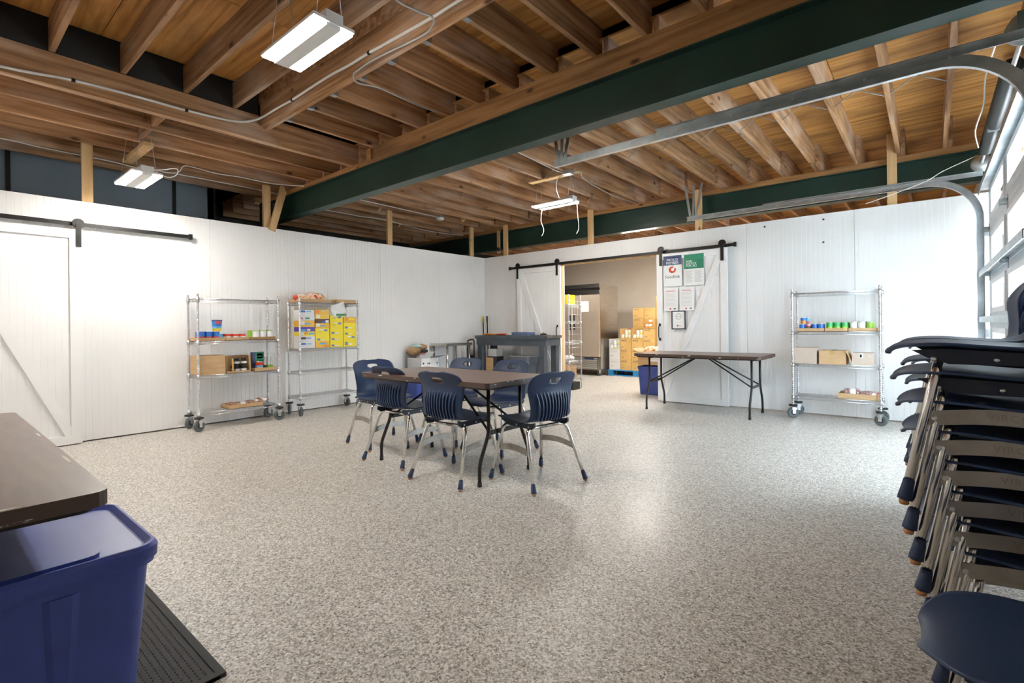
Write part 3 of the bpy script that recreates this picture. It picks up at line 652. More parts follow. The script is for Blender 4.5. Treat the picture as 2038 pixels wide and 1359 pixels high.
# ================================================================== CHAIRS
SEAT = [(.247, .428), (.241, .438), (.222, .448), (.185, .455), (.11, .458), (.01, .451), (-.08, .446), (-.145, .450), (-.185, .466), (-.208, .50), (-.218, .55), (-.217, .605), (-.213, .66), (-.216, .70), (-.229, .738), (-.241, .764), (-.252, .783), (-.259, .795), (-.263, .801)]
HALF = [.062, .098, .145, .188, .214, .220, .215, .206, .198, .192, .190, .197, .207, .214, .213, .200, .172, .130, .075]
def chair_shell():
    prof = []; N = 4
    pp = cr([(x, 0, z) for x, z in SEAT], N); hh = cr([(h, 0, 0) for h in HALF], N)
    nv = 26; A = [0.0]
    for a, b in zip(pp, pp[1:]): A.append(A[-1] + (b - a).length)
    tot = A[-1]; a0 = tot - .066                                    # centre of the hand hole
    rows = sorted(set([round(a, 5) for a in A if abs(a - a0) > .034] + [a0 + d for d in (-.032, -.024, -.016, -.008, 0.0, .008, .016, .0235, .031)]))
    def at(a, L):
        for i in range(len(A) - 1):
            if A[i + 1] >= a - 1e-9: t = (a - A[i]) / (A[i + 1] - A[i]); return L[i].lerp(L[i + 1], t)
        return L[-1]
    def surf(a, v):
        p = at(a, pp); q = at(min(a + .01, tot), pp); o = at(max(a - .01, 0), pp); t = (q - o).normalized(); nrm = Vector((-t.z, 0, t.x))
        if nrm.z < 0 and abs(t.x) > .7: nrm = -nrm
        nrm = Vector((t.z, 0, -t.x)); 
        if t.x < -.5 and nrm.z < 0: nrm = -nrm
        if nrm.x < 0 and t.z > .5: nrm = -nrm
        h = at(a, hh).x; f = a / tot; c = .010 + .028 * max(0, min(1, (f - .45) / .2)) * max(0.0, min(1, (1.0 - f) / .16))
        return Vector((p.x, v * h, p.z)) + nrm * c * abs(v) ** 2.2, nrm, h
    mb = MB(); V = []
    hx, hz = .054, .0235
    def inside(a, y):
        s = (a - a0) / hz; w = hx * (1 - .22 * max(0, -s)); return abs(y / w) ** 2.6 + abs(s) ** 2.6
    vs = [(-1 + 2 * j / nv) for j in range(nv + 1)]
    grid = {}; cells = {}
    for i, a in enumerate(rows):
        for j, v in enumerate(vs): grid[i, j] = [a, v]
    dele = set()
    for i in range(len(rows) - 1):
        for j in range(nv):
            ac = (rows[i] + rows[i + 1]) / 2; vc = (vs[j] + vs[j + 1]) / 2
            if inside(ac, vc * at(ac, hh).x) < 1.0: dele.add((i, j))
    for (i, j), g in grid.items():
        around = [(i - 1, j - 1), (i - 1, j), (i, j - 1), (i, j)]
        k = sum(c in dele for c in around)
        if 0 < k < 4:
            h = at(g[0], hh).x; y = g[1] * h; e = inside(g[0], y)
            sc = e ** (-1 / 2.6) if e > 1e-6 else 1
            sc = max(.75, min(1.35, sc)); g[0] = a0 + (g[0] - a0) * sc; g[1] = y * sc / h
    idx = {}
    for k, g in grid.items(): idx[k] = len(V); V.append(surf(*g)[0])
    mb.add(V, [(idx[i, j], idx[i, j + 1], idx[i + 1, j + 1], idx[i + 1, j]) for i in range(len(rows) - 1) for j in range(nv) if (i, j) not in dele], 0, True)
    me = mb.mesh('chair_shell', M_NAVY)
    me = bake(me, [('SOLIDIFY', dict(thickness=.007, offset=0.0))])
    ribs = MB()                                                        # back fins
    a1 = next(a for a in A if at(a, pp).z > .472 and at(a, pp).x < -.1); a2 = next(a for a in A if at(a, pp).z > .655)
    for k in range(11):
        y = -.135 + .027 * k; top = a2 + .006 * (1 - (abs(k - 5) / 5) ** 2); secs = []
        for i in range(9):
            a = a1 + (top - a1) * i / 8; h = at(a, hh).x; yy = y * h / .19; p, nrm, _ = surf(a, yy / h)
            d = .020 * min(1, (1 - i / 8) * 3 + .12)
            secs.append([p + Vector((0, -.0045, 0)), p + Vector((0, .0045, 0)), p + Vector((0, .0045, 0)) - nrm * d, p + Vector((0, -.0045, 0)) - nrm * d])
        for S, T in zip(secs, secs[1:]):
            for q in range(4): ribs.quad(S[q], S[(q + 1) % 4], T[(q + 1) % 4], T[q])
        ribs.quad(*secs[0]); ribs.quad(*secs[-1])
    return me, ribs.mesh('back_ribs', M_NAVY)
SHELL, RIBS = chair_shell()
def make_chair():
    t = thing('stacking_chair', 'x', 'chair')
    link('seat_shell', SHELL, t); link('back_ribs', RIBS, t, kind='stuff')
    for s in (-1, 1):                                                  # dark flange under the seat with screws
        poly = [(.185, .446), (.15, .425), (.10, .407), (-.16, .407), (-.195, .43), (-.19, .458), (-.14, .446), (-.08, .441), (.01, .446), (.11, .452)]
        fl = MB().prism(poly, s * .160 - .006, s * .160 + .006, 'xz').build('seat_flange', mat('dark_navy_plastic', (.010, .016, .035), .45), t)
        for x in (.135, .0, -.13): MB().lathe([(.0075, 0), (.0065, s * .003), (.003, s * .004)], 8, axis='y').build('screw', M_ZINC, fl, (x, s * .166, .422))
    T = {1: (.125, .187), -1: (-.135, .187)}
    for sx in (1, -1):
        for s in (1, -1):
            foot = Vector((.205 if sx > 0 else -.275, s * .250, .010)); x, y = T[sx]; top = Vector((x, s * y, .412))
            pts = fillet([foot, top, Vector((x - sx * .004, 0, .412))], .055, 6)
            lg = MB().tube(pts, .0125, 10).build('leg', M_CHROME, t)
            d = (top - foot).normalized()
            MB().tube([foot + d * .004, foot + d * .014, foot + d * .036, foot + d * .064], [.0185, .0185, .0162, .0145], 12).build('leg_cap', M_NAVYCAP, lg)
            MB().lathe([(.011, 0), (.0125, .003), (.0125, .013)], 10, o=(foot.x, foot.y, 0)).build('glide', M_COPPER, lg)
    for s in (1, -1):                                                  # arched side straps
        st = MB(); secs = []
        for k in range(11):
            u = k / 10; x = .150 - .340 * u; z = .250 + .018 * math.sin(PI * u); yy = s * (.207)
            secs.append([(x, yy - .004, z - .021), (x, yy + .004, z - .021), (x, yy + .004, z + .021), (x, yy - .004, z + .021)])
        for S, Q in zip(secs, secs[1:]):
            for q in range(4): st.quad(S[q], S[(q + 1) % 4], Q[(q + 1) % 4], Q[q])
        st.quad(*secs[0]); st.quad(*secs[-1])
        so_ = st.build('side_strap', M_STRAP, t)
        for x in (.136, -.176): MB().lathe([(.008, 0), (.007, s * .004), (.004, s * .005)], 10, axis='y').build('rivet', M_ZINC, so_, (x, s * .211, .252))
        if s > 0:
            lettering('VIRCO', .026, mat('strap_emboss', (.30, .27, .23), .3, 1.0), so_, (-.02, .2115, .266), (PI / 2, 0, PI), extrude=.0006, space=1.15)
    return t
M_STRAP = noisy('strap_metal', (.34, .32, .29), (.42, .40, .36), 12, rough=.3, metal=1.0)
CHAIR0 = make_chair(); _used = [False]
def chair(x, y, ang, label, group=None, z=0.0):
    if not _used[0]: o = CHAIR0; _used[0] = True
    else: o = copy_tree(CHAIR0)
    o.location = (x, y, z); o.rotation_euler = (0, 0, math.radians(ang)); o['label'] = label
    if 'group' in o: del o['group']
    if group: o['group'] = group
    return o
G1 = 'navy chairs around the folding table'
chair(2.42, -4.105, -8, 'navy plastic chair at the table end beside the yellow box rack, smooth front showing', G1)
chair(3.035, -4.30, 92, 'navy plastic chair with ribbed back pushed in beside the chair at the far table end', G1)
chair(3.753, -4.38, 94, 'navy plastic chair with ribbed back nearest the table corner on the long side', G1)
chair(4.25, -4.10, 169, 'navy plastic chair with ribbed back at the table end nearest the chair stacks', G1)
chair(2.875, -3.63, -88, 'navy plastic chair behind the folding table in front of the workbench leg', G1)
chair(3.46, -3.63, -92, 'navy plastic chair behind the folding table in front of the grey bin', G1)
ORD = ['lowest', 'second lowest', 'third lowest', 'fourth lowest', 'fifth lowest', 'sixth lowest', 'seventh lowest', 'eighth lowest', 'ninth lowest']
for n_, x_, y_, pt_, where, grp in ((8, 6.716, -4.905, .0845, 'next to the single chair', 'stack of navy chairs beside the single chair'), (8, 6.715, -4.13, .0835, 'between two other stacks', 'middle stack of navy chairs'), (7, 6.72, -3.30, .09, 'closest to the garage door', 'stack of navy chairs by the garage door')):
    for k in range(n_):
        chair(x_ - .0125 * k, y_, 180 + random.uniform(-.6, .6), '%s navy chair in the stack %s' % ('topmost' if k == n_ - 1 else ORD[k], where), grp, pt_ * k)
chair(6.715, -5.575, 180, 'single navy plastic chair standing alone beside the tall chair stack')

# ================================================================== FOLDING TABLES
def fold_table(label, x, y, L, Wd, rz=0, h=.742, inset=.17):
    t = thing('folding_table', label, 'table', (x, y, 0), rz, 'brown folding tables')
    pl = rrect(L, Wd, .035, 4)
    top = MB().prism(pl, h - .036, h, 'xy', m=0, side=1).build('tabletop', [M_BROWN, M_CHIP], t)
    MB().prism(rrect(L - .05, Wd - .05, .03, 3), h - .05, h - .036).build('apron', M_BLACKM, t)
    for sx in (-1, 1):
        xx = sx * (L / 2 - inset); hw = Wd / 2 - .19
        for s in (-1, 1):
            pts = fillet([(xx, s * hw, h - .05), (xx, s * hw, .36), (xx, s * (hw + .10), .15), (xx, s * (hw + .10), .0)], .05, 4)
            lg = MB().tube(pts, .0135, 8).build('leg', M_LEGM, t)
            MB().lathe([(.0165, 0), (.0165, .028)], 10, o=(xx, s * (hw + .10), 0)).build('foot_cap', M_RUBBER, lg)
        MB().bar((xx, -hw, .36), (xx, hw, .36), .004, .035).build('cross_bar', M_LEGM, t)
        MB().tube([(xx, -hw, h - .06), (xx, hw, h - .06)], .011, 8).build('cross_bar', M_LEGM, t)
        for s in (-1, 1): MB().tube([(xx, s * (hw - .01), .36), (sx * .10, s * .05, h - .065)], .009, 7).build('brace', M_LEGM, t)
    MB().tube([(-.11, -.05, h - .065), (-.11, .05, h - .065)], .010, 7).tube([(.11, -.05, h - .065), (.11, .05, h - .065)], .010, 7).build('brace_pivot', M_LEGM, t)
    return t
M_LEGM = mat('brown_black_leg_enamel', (.030, .026, .024), .35, .5)
fold_table('brown folding table in the middle with six navy chairs around it', 3.48, -4.20, 1.49, .74)
fold_table('brown folding table against the back partition in front of the storeroom door', 4.225, -.485, 1.56, .76, inset=.14)
fold_table('brown folding table over the blue lidded tote', 4.05, -7.095, 1.84, .77, inset=.76)

# ================================================================== WIRE SHELVING
def wire_shelf(L, D, z):
    """top surface at z; L along x, D along y, centred"""
    m = MB(); r = .0032; a, b = L / 2 - .012, D / 2 - .012
    for zz in (z - .003, z - .034):
        for s in (-1, 1):
            m.tube([(-a, s * b, zz), (a, s * b, zz)], r, 5); m.tube([(s * a, -b, zz), (s * a, b, zz)], r, 5)
    n = int(L / .05)
    for s in (-1, 1):
        for k in range(n):
            x0 = -a + 2 * a * k / n; x1 = -a + 2 * a * (k + .5) / n; x2 = -a + 2 * a * (k + 1) / n
            m.tube([(x0, s * b, z - .034), (x1, s * b, z - .003), (x2, s * b, z - .034)], .0022, 4, caps=False)
        nn = int(D / .05)
        for k in range(nn):
            y0, y1, y2 = [-b + 2 * b * (k + q) / nn for q in (0, .5, 1)]
            m.tube([(s * a, y0, z - .034), (s * a, y1, z - .003), (s * a, y2, z - .034)], .0022, 4, caps=False)
    for k in range(1, int(L / .0254)):
        x = -a + k * .0254
        if x < a: m.tube([(x, -b, z - .001), (x, b, z - .001)], .0020, 4, caps=False)
    for k in (-1, 0, 1): m.tube([(-a, k * b * .55, z - .006), (a, k * b * .55, z - .006)], .003, 5)
    for sx in (-1, 1):
        for sy in (-1, 1): m.lathe([(.020, z - .042), (.019, z + .006)], 12, o=(sx * L / 2, sy * D / 2, 0))
    return m
_CAST = {}
def caster(parent, x, y, ang):
    c = bpy.data.objects.new('caster', None)
    fk = MB().box((-.02, -.026, .095), (.03, .026, .125)).box((-.015, -.026, .05), (.02, -.022, .10)).box((-.015, .022, .05), (.02, .026, .10)).tube([(0, -.03, .0625), (0, .03, .0625)], .006, 8).tube([(0, 0, .12), (0, 0, .165)], .012, 8)
    f = fk.build('caster', M_ZINC, parent, (x, y, 0), (0, 0, math.radians(ang)))
    MB().lathe([(.050, -.016), (.0605, -.013), (.0625, 0), (.0605, .013), (.050, .016)], 20, axis='y', o=(0, 0, .0625)).lathe([(.030, -.018), (.030, .018)], 14, axis='y', o=(0, 0, .0625), m=1).build('wheel', [M_WHEEL, M_RUBBER], f)
    MB().lathe([(.020, .138), (.046, .140), (.048, .148), (.046, .156), (.020, .158)], 18).build('bumper', M_RUBBER, f)
    bpy.data.objects.remove(c); return f
def rack(name, label, x, y, L, D, H, shelves, rz, casters=True, group='wheeled chrome wire racks', angs=(20, -30, 60, 10)):
    """local x along the shelf length, front towards -y"""
    t = thing(name, label, 'shelving rack', (x, y, 0), rz, group)
    z0 = .15 if casters else .01
    prof = []; z = z0
    while z < H - .012: prof += [(.0125, z), (.0125, z + .019), (.0113, z + .0205), (.0113, z + .0245)]; z += .0254
    prof += [(.0125, z), (.0125, H - .003), (.009, H)]
    for sx in (-1, 1):
        for sy in (-1, 1):
            MB().lathe(prof, 10, o=(sx * L / 2, sy * D / 2, 0)).build('post', M_ZINC, t)
    for z in shelves: wire_shelf(L, D, z).build('wire_shelf', M_ZINC, t)
    if casters:
        for (sx, sy), a in zip(((-1, -1), (1, -1), (-1, 1), (1, 1)), angs): caster(t, sx * L / 2, sy * D / 2, a)
    return t
RZL = PI / 2                                   # racks on the left wall: local x -> world +y, front -> +x
R1 = (.155, -4.578); R2 = (.150, -3.435); R3 = (5.652, -.185)
rack('wire_rack', 'chrome wire rack on casters holding canned goods and a large cardboard box', *R1, .885, .305, 1.515, (1.475, .995, .615, .20), RZL, angs=(25, -20, 40, 15))
rack('wire_rack', 'chrome wire rack on casters crammed with yellow food boxes', *R2, .845, .30, 1.52, (1.465, .865, .565, .245), RZL, angs=(80, 30, 60, 95))
rack('wire_rack', 'chrome wire rack on casters against the back partition beside the garage door', *R3, .84, .30, 1.515, (1.475, 1.02, .645, .262), 0, angs=(35, 160, 20, 150))
rk = rack('wire_rack', 'tall chrome wire rack seen end on inside the storeroom doorway', 1.285, .385, .88, .38, 1.66, (1.49, 1.19, .83, .50, .20), 0, casters=False, group=None)
for e in (-1, 1):
    lad = MB()
    for k in range(12): lad.tube([(e * .44, -.19, .28 + .115 * k), (e * .44, .19, .28 + .115 * k)], .0028, 5)
    for q in (-.09, 0.0, .09): lad.tube([(e * .44, q, .2), (e * .44, q, 1.6)], .0022, 5)
    lad.build('end_grid', M_ZINC, rk)

# ---- goods: builders (world coordinates)
def can(label, x, y, z, r, h, bands, group, turn=0, name='food_can'):
    """bands: list of (height fraction, material)"""
    t = thing(name, label, 'can', (x, y, z), turn, group)
    mats = [M_TIN] + [m for _, m in bands]; prof = [(r * .96, 0), (r, .004)]; mi = [0]
    zz = .004; span = h - .008
    for i, (f, m) in enumerate(bands): zz += span * f; prof.append((r * .985, zz)); mi.append(i + 1)
    prof += [(r, h - .002), (r * .96, h)]; mi += [0, 0]
    MB().lathe(prof, 18, mats=mi).build('body', mats, t)
    MB().lathe([(r * .9, h - .003), (r * .88, h - .0015)], 16).build('lid', M_TIN, t)
    return t
def tray(label, x0, x1, y0, y1, z, h, group, m=M_CARD, name='cardboard_tray'):
    t = .005; o = MB().box((x0, y0, z), (x1, y1, z + .004)).box((x0, y0, z), (x0 + t, y1, z + h)).box((x1 - t, y0, z), (x1, y1, z + h)).box((x0 + t, y0, z), (x1 - t, y0 + t, z + h)).box((x0 + t, y1 - t, z), (x1 - t, y1, z + h))
    return tag(o.build(name, m), label, 'tray', group)
def carton(label, x0, x1, y0, y1, z0, z1, group=None, m=M_CARD, tape=True, name='cardboard_box', cat='box', rz=0, marks=(), front='y'):
    cx, cy = (x0 + x1) / 2, (y0 + y1) / 2; hx, hy = (x1 - x0) / 2, (y1 - y0) / 2
    t = thing(name, label, cat, (cx, cy, z0), rz, group); h = z1 - z0
    MB().box((-hx, -hy, 0), (hx, hy, h)).build('body', m, t)
    if tape: MB().box((-.024, -hy - .0008, h * .72), (.024, hy + .0008, h + .0008)).build('tape', mat('packing_tape', (.50, .33, .13), .25), t)
    for u0, u1, v0, v1, mm in marks:
        if front == 'y': MB().quad((-hx + 2 * hx * u0, -hy - .001, h * v0), (-hx + 2 * hx * u1, -hy - .001, h * v0), (-hx + 2 * hx * u1, -hy - .001, h * v1), (-hx + 2 * hx * u0, -hy - .001, h * v1)).build('print', mm, t)
        else: MB().quad((hx + .001, -hy + 2 * hy * u0, h * v0), (hx + .001, -hy + 2 * hy * u1, h * v0), (hx + .001, -hy + 2 * hy * u1, h * v1), (hx + .001, -hy + 2 * hy * u0, h * v1)).build('print', mm, t)
    return t
def bag(label, x, y, z, lx, ly, lz, mats, seed=1, group=None, rz=0, name='food_bag', cat='bag', ends=.03, power=2.4):
    """soft pillow bag with crimped ends"""
    rnd = random.Random(seed); t = thing(name, label, cat, (x, y, z), rz, group); m = MB(); nu, nv = 18, 14; V = []
    ph = [rnd.uniform(0, 6) for _ in range(6)]
    for i in range(nu + 1):
        u = -1 + 2 * i / nu; k = (1 - abs(u) ** power) ** .5 if abs(u) < 1 else 0; k = max(k, .10)
        for j in range(nv):
            a = 2 * PI * j / nv; w = 1 + .10 * math.sin(3 * a + 4 * u + ph[0]) + .08 * math.sin(5 * a - 7 * u + ph[1])
            V.append((u * lx / 2, ly / 2 * math.cos(a) * (k * .8 + .2) * w, lz / 2 + lz / 2 * math.sin(a) * k * w))
    zmin = min(v[2] for v in V); V = [(a, b, c - zmin) for a, b, c in V]
    F = [(i * nv + j, i * nv + (j + 1) % nv, (i + 1) * nv + (j + 1) % nv, (i + 1) * nv + j) for i in range(nu) for j in range(nv)]
    o = len(mats)
    for i in range(nu):
        mi = 0 if o == 1 else (1 if (i < 2 or i >= nu - 2) else (2 if o > 2 and 6 < i < 12 else 0))
        m.add(V if i == 0 else [], [f for f in F[i * nv:(i + 1) * nv]] if i == 0 else [], mi, True)
        if i > 0:
            for f in F[i * nv:(i + 1) * nv]: m.f.append(f); m.m.append(mi); m.smooth.append(True)
    m.f.append(tuple(range(nv))[::-1]); m.f.append(tuple(nu * nv + j for j in range(nv))); m.m += [min(1, o - 1)] * 2; m.smooth += [False] * 2
    m.build('wrapper', mats, t)
    for s in (-1, 1): MB().add([(s * lx / 2, -ly * .14, lz * .3 - zmin * 0), (s * lx / 2, ly * .14, lz * .3), (s * (lx / 2 + ends), ly * .17, lz * .34), (s * (lx / 2 + ends), -ly * .17, lz * .28)], [(0, 1, 2, 3)]).build('crimp', mats[min(1, o - 1)], t)
    return t

# ---- rack 1 contents (front faces +x; y runs left to right in the picture)
Z1 = .996
tray('brown tray of blue and red cans on the first wire rack', .02, .285, -5.01, -4.735, Z1, .036, 'trays of cans on the first rack')
tray('brown tray of low red and yellow cans on the first wire rack', .03, .285, -4.725, -4.475, Z1, .036, 'trays of cans on the first rack')
tray('brown tray of pale green labelled cans on the first wire rack', .02, .285, -4.46, -4.16, Z1, .034, 'trays of cans on the first rack', m=M_CARD3)
BR = [(.42, M_REDINK), (.58, M_BLUEP)]
NTH = ['first', 'second', 'third', 'fourth']
for i, (x, y) in enumerate(((.235, -4.962), (.235, -4.888), (.235, -4.814), (.15, -4.962), (.15, -4.888), (.15, -4.814))): can('blue over red can, %s from the rack post, %s row' % (NTH[i % 3], ('front', 'rear')[i // 3]), x, y, Z1 + .005, .036, .105, BR, 'blue and red cans on the first rack')
can('white based blue can beneath the tall blue tub', .235, -4.776, Z1 + .005, .034, .075, [(.3, M_PAPER), (.7, M_SKYP)], None)
t = thing('food_tub', 'tall blue tub with a yellow band standing on cans on the first wire rack', 'tub', (.225, -4.80, Z1 + .1105))
MB().lathe([(.043, 0), (.045, .03), (.047, .055), (.052, .115)], 20, mats=[1, 2, 0]).build('body', [M_BLUEP, M_YELLOW, M_SKYP], t); MB().lathe([(.054, .115), (.055, .118), (.055, .128)], 20).build('lid', M_NAVYP, t)
MB().box((.047, -.028, .085), (.053, .02, .112)).build('print', M_REDINK, t)
for i, y in enumerate((-4.682, -4.605, -4.528)):
    for x in (.23, .14): can('low red and yellow can, %s from the blue cans, %s row' % (NTH[i], 'front' if x > .2 else 'rear'), x, y, Z1 + .005, .036, .072, [(.25, M_YELLOW), (.35, M_PAPER), (.4, M_REDINK)], 'low red and yellow cans')
for i, y in enumerate((-4.375, -4.295, -4.215)):
    for x in (.235, .15): can('white can with pale lime edges, %s from the bright lime can, %s row' % (NTH[i], 'front' if x > .2 else 'rear'), x, y, Z1 + .005, .038, .108, [(.08, M_LIME), (.84, M_PAPER), (.08, M_LIME)], 'white and lime cans on the first rack')
can('bright lime green can at the end of the pale cans', .20, -4.424 + .0, Z1 + .005, .030, .108, [(1, M_LIME)], None)
Z1 = .616
carton('large plain cardboard box on the first wire rack', .03, .285, -5.01, -4.735, Z1, .83, m=M_CARD, tape=False)
def open_carton(label, x0, x1, y0, y1, z0, h, m=M_CARD, group=None, flaps=True, missing='+x', name='open_box', rz=0):
    cx, cy = (x0 + x1) / 2, (y0 + y1) / 2; hx, hy = (x1 - x0) / 2, (y1 - y0) / 2; e = .005
    t = thing(name, label, 'box', (cx, cy, z0), rz, group)
    MB().box((-hx, -hy, 0), (hx, hy, e)).build('base', M_CARDIN, t)
    for sd in ('-x', '+x', '-y', '+y'):
        hh = h if sd != missing else h * .12
        a, b = {'-x': ((-hx, -hy, 0), (-hx + e, hy, hh)), '+x': ((hx - e, -hy, 0), (hx, hy, hh)), '-y': ((-hx, -hy, 0), (hx, -hy + e, hh)), '+y': ((-hx, hy - e, 0), (hx, hy, hh))}[sd]
        MB().box(a, b).build('side', m, t)
    if flaps:
        for s in (-1, 1):
            MB().bar((0, s * hy, h), (0, s * (hy + .045), h - .055), hx * 2, .004, up=(0, 0, 1)).build('flap', m, t)
    return t
open_carton('open cardboard box of small black and clear jars on the first wire rack', .03, .285, -4.725, -4.46, Z1, .195, flaps=False)
for i, (x, y, z) in enumerate(((.24, -4.60, 0), (.24, -4.52, 0), (.15, -4.60, 0), (.15, -4.52, 0), (.24, -4.60, .085), (.24, -4.52, .085))):
    t = thing('sauce_jar', 'small dark jar in the open box, %s layer, %s' % ('upper' if z else 'lower', ('beside the cardboard flap', 'away from the flap')[i % 2] + (' at the back' if x < .2 else '')), 'jar', (x, y, Z1 + .006 + z), 0, 'dark jars in the open box')
    MB().lathe([(.032, 0), (.034, .008), (.034, .05), (.028, .06)], 14).build('glass', mat('dark_glass', (.03, .025, .02), .12), t); MB().lathe([(.0345, .016), (.0345, .040)], 14, caps=False).build('label', M_PAPER if i % 2 else M_GREYINK, t); MB().lathe([(.029, .06), (.029, .078)], 14).build('lid', M_DARK, t)
MB_ = MB().box((.26, -4.66, Z1 + .001), (.29, -4.65, Z1 + .165)); tag(MB_.build('cardboard_divider', M_CARD2), 'loose orange-brown cardboard flap in front of the jar box', 'cardboard')
tray('low brown tray with mixed groceries on the first wire rack', .04, .285, -4.41, -4.155, Z1, .04, None)
carton('green and navy cereal box standing in the mixed grocery tray', .10, .15, -4.385, -4.245, Z1 + .005, Z1 + .225, m=M_NAVYP, tape=False, name='cereal_box', front='x', marks=((.28, 1, .35, 1, M_GREENP), (.42, .85, .80, .92, M_REDINK), (.38, .9, .66, .74, M_PAPER)))
can('red and white can in the mixed grocery tray', .225, -4.335, Z1 + .005, .042, .108, [(.15, M_PAPER), (.2, M_ORANGE), (.25, M_SKYP), (.4, M_REDINK)], None)
for i, y in enumerate((-4.255, -4.215, -4.18)):
    t = thing('bottle', ('small clear bottle with a dark olive label in the grocery tray', 'clear bottle with lime label beside the olive labelled bottle', 'clear bottle with lime label at the tray end')[i], 'bottle', (.20, y, Z1 + .005), 0, 'clear bottles in the grocery tray')
    MB().lathe([(.019, 0), (.019, .10), (.008, .135), (.008, .165)], 12).build('glass', mat('clear_plastic', (.62, .64, .62), .1), t); MB().lathe([(.0198, .015), (.0198, .06)], 12, caps=False).build('label', M_LIME if i else mat('dark_olive', (.07, .09, .03), .5), t); MB().lathe([(.0095, .160), (.0095, .18)], 10).build('cap', M_PAPER, t)
Z1 = .201
tray('flat brown tray of wrapped nut bags on the bottom of the first wire rack', .03, .285, -4.70, -4.32, Z1, .045, None)
M_NUT = noisy('brown_nuts_in_film', (.20, .07, .04), (.58, .36, .25), 60, rough=.2)
for i, (x, y, r) in enumerate(((.16, -4.62, .2), (.17, -4.52, -.15), (.16, -4.41, .1), (.19, -4.30, .25))):
    bag('wrapped bag of brown nuts, %s from the open end of the bottom shelf' % NTH[i], x, y, Z1 + .006 + (.02 if i == 3 else 0), .19, .12, .055, [M_NUT, M_PAPER, M_PAPER] if i % 2 else [M_NUT], seed=i + 3, group='nut bags on the first rack', rz=r + PI / 2 * (i % 2))

# ---- rack 2 contents
Z2 = .866
YB = dict(front='x', tape=False, name='food_box')
heart = lambda u, v: (u, u + .20, v, v + .22, mat('grey_blue_print', (.16, .20, .42), .5))
def ybox(y0, y1, z, h, base, marks, label, grp, d=.17, x1=.283): carton(label, x1 - d, x1, y0, y1, z, z + h - .0008, group=grp, m=base, marks=marks, **YB)
YM = ((.10, .32, .12, .42, mat('grey_blue_print', (.16, .20, .42), .5)), (.38, .66, .14, .30, M_PAPER))
YM2 = ((.62, .86, .55, .85, mat('grey_blue_print', (.16, .20, .42), .5)), (.30, .60, .72, .9, M_PAPER), (.12, .42, .40, .48, mat('olive_print', (.45, .38, .05), .5)))
cols = [(-3.845, -3.645), (-3.64, -3.435), (-3.43, -3.232), (-3.228, -3.025)]
def stack(col, items, grp):
    z = Z2 + .002; y0, y1 = cols[col]
    for h, base, marks, label in items:
        ybox(y0 + random.uniform(0, .006), y1 - random.uniform(0, .006), z, h, base, marks, label, grp); z += h
    return z
WM = ((.05, .35, .62, .92, M_BLUEP), (.42, .75, .66, .82, M_SKYP))
AM = ((.05, .30, .35, .9, M_PAPER), (.30, .72, .38, .58, M_SKYP))
stack(0, [(.075, M_WCARD, WM, 'white pasta box at the bottom of the mixed column on the second wire rack'),
          (.082, M_WCARD, ((.05, .38, .5, .85, M_BROWNP), (.40, .75, .6, .75, M_BLUEP)), 'white pasta box with brown panel in the mixed column on the second wire rack'),
          (.060, M_YELLOW, ((.05, .22, .2, .8, M_PAPER), (.55, .95, .3, .7, M_SKYP), (.25, .5, .4, .8, M_ORANGE)), 'yellow box with blue strip in the mixed column on the second wire rack'),
          (.058, M_PURPLE, ((.0, .35, .0, .5, M_SKYP), (.45, .70, .15, .55, M_PAPER)), 'purple and blue box in the mixed column on the second wire rack'),
          (.085, M_YELLOW2, AM, 'amber box in the mixed column on the second wire rack'),
          (.052, M_WCARD, ((.35, .65, .35, .75, M_GREENP), (.05, .2, .3, .7, M_PINK)), 'white box with a green mark in the mixed column on the second wire rack'),
          (.085, M_WCARD, WM, 'white box with blue logo topping the mixed column on the second wire rack')], 'mixed column of food boxes')
stack(1, [(.085, M_YELLOW2, ((.3, .75, .5, .75, M_SKYP), (.6, .95, .1, .4, M_ORANGE)), 'amber box under the tall yellow boxes on the second wire rack'),
          (.085, M_YELLOW, YM, 'yellow box above the lowest amber box on the second wire rack'),
          (.085, M_YELLOW, YM2, 'yellow box below the tilted orange box on the second wire rack'),
          (.070, M_YELLOW2, AM, 'orange box between yellow and dark brown boxes on the second wire rack'),
          (.056, M_BROWNP, ((.42, .7, .05, .4, M_BLUEP), (.72, .95, .1, .7, M_PAPER)), 'dark brown box amid the yellow boxes on the second wire rack'),
          (.062, mat('soft_yellow_print', (.85, .60, .10), .45), ((.1, .32, .2, .9, M_PAPER), (.4, .9, .35, .6, M_YELLOW2)), 'soft yellow box above the dark brown box on the second wire rack'),
          (.062, M_YELLOW2, ((.0, .3, .1, .9, M_ORANGE), (.5, .8, .5, .75, M_PAPER)), 'orange box topping the column beside the leaning white sheet')], 'orange and yellow column of food boxes')
stack(2, [(.085, M_YELLOW, YM, 'lowest bright yellow box under the leaning white sheet'), (.085, M_YELLOW, YM, 'second bright yellow box up under the leaning white sheet'), (.088, M_YELLOW, YM, 'third bright yellow box up under the leaning white sheet'), (.088, M_YELLOW, YM2, 'fourth bright yellow box up under the leaning white sheet'), (.085, M_YELLOW, YM2, 'top bright yellow box under the leaning white sheet')], 'yellow column under the sheet')
stack(3, [(.155, M_YELLOW, YM + ((.62, .86, .75, .9, mat('grey_blue_print', (.16, .20, .42), .5)), (.30, .60, .82, .92, M_PAPER)), 'tall double yellow box at the bottom beside the right post of the second rack'), (.085, M_YELLOW, YM, 'yellow box above the tall double yellow box on the second rack'), (.088, M_YELLOW, YM, 'yellow box below the opened amber box on the second rack'), (.080, M_YELLOW2, ((.1, .3, .4, .8, M_ORANGE), (.4, .9, .5, .8, M_YELLOW)), 'amber opened box topping the right column of the second rack')], 'yellow column by the right post')
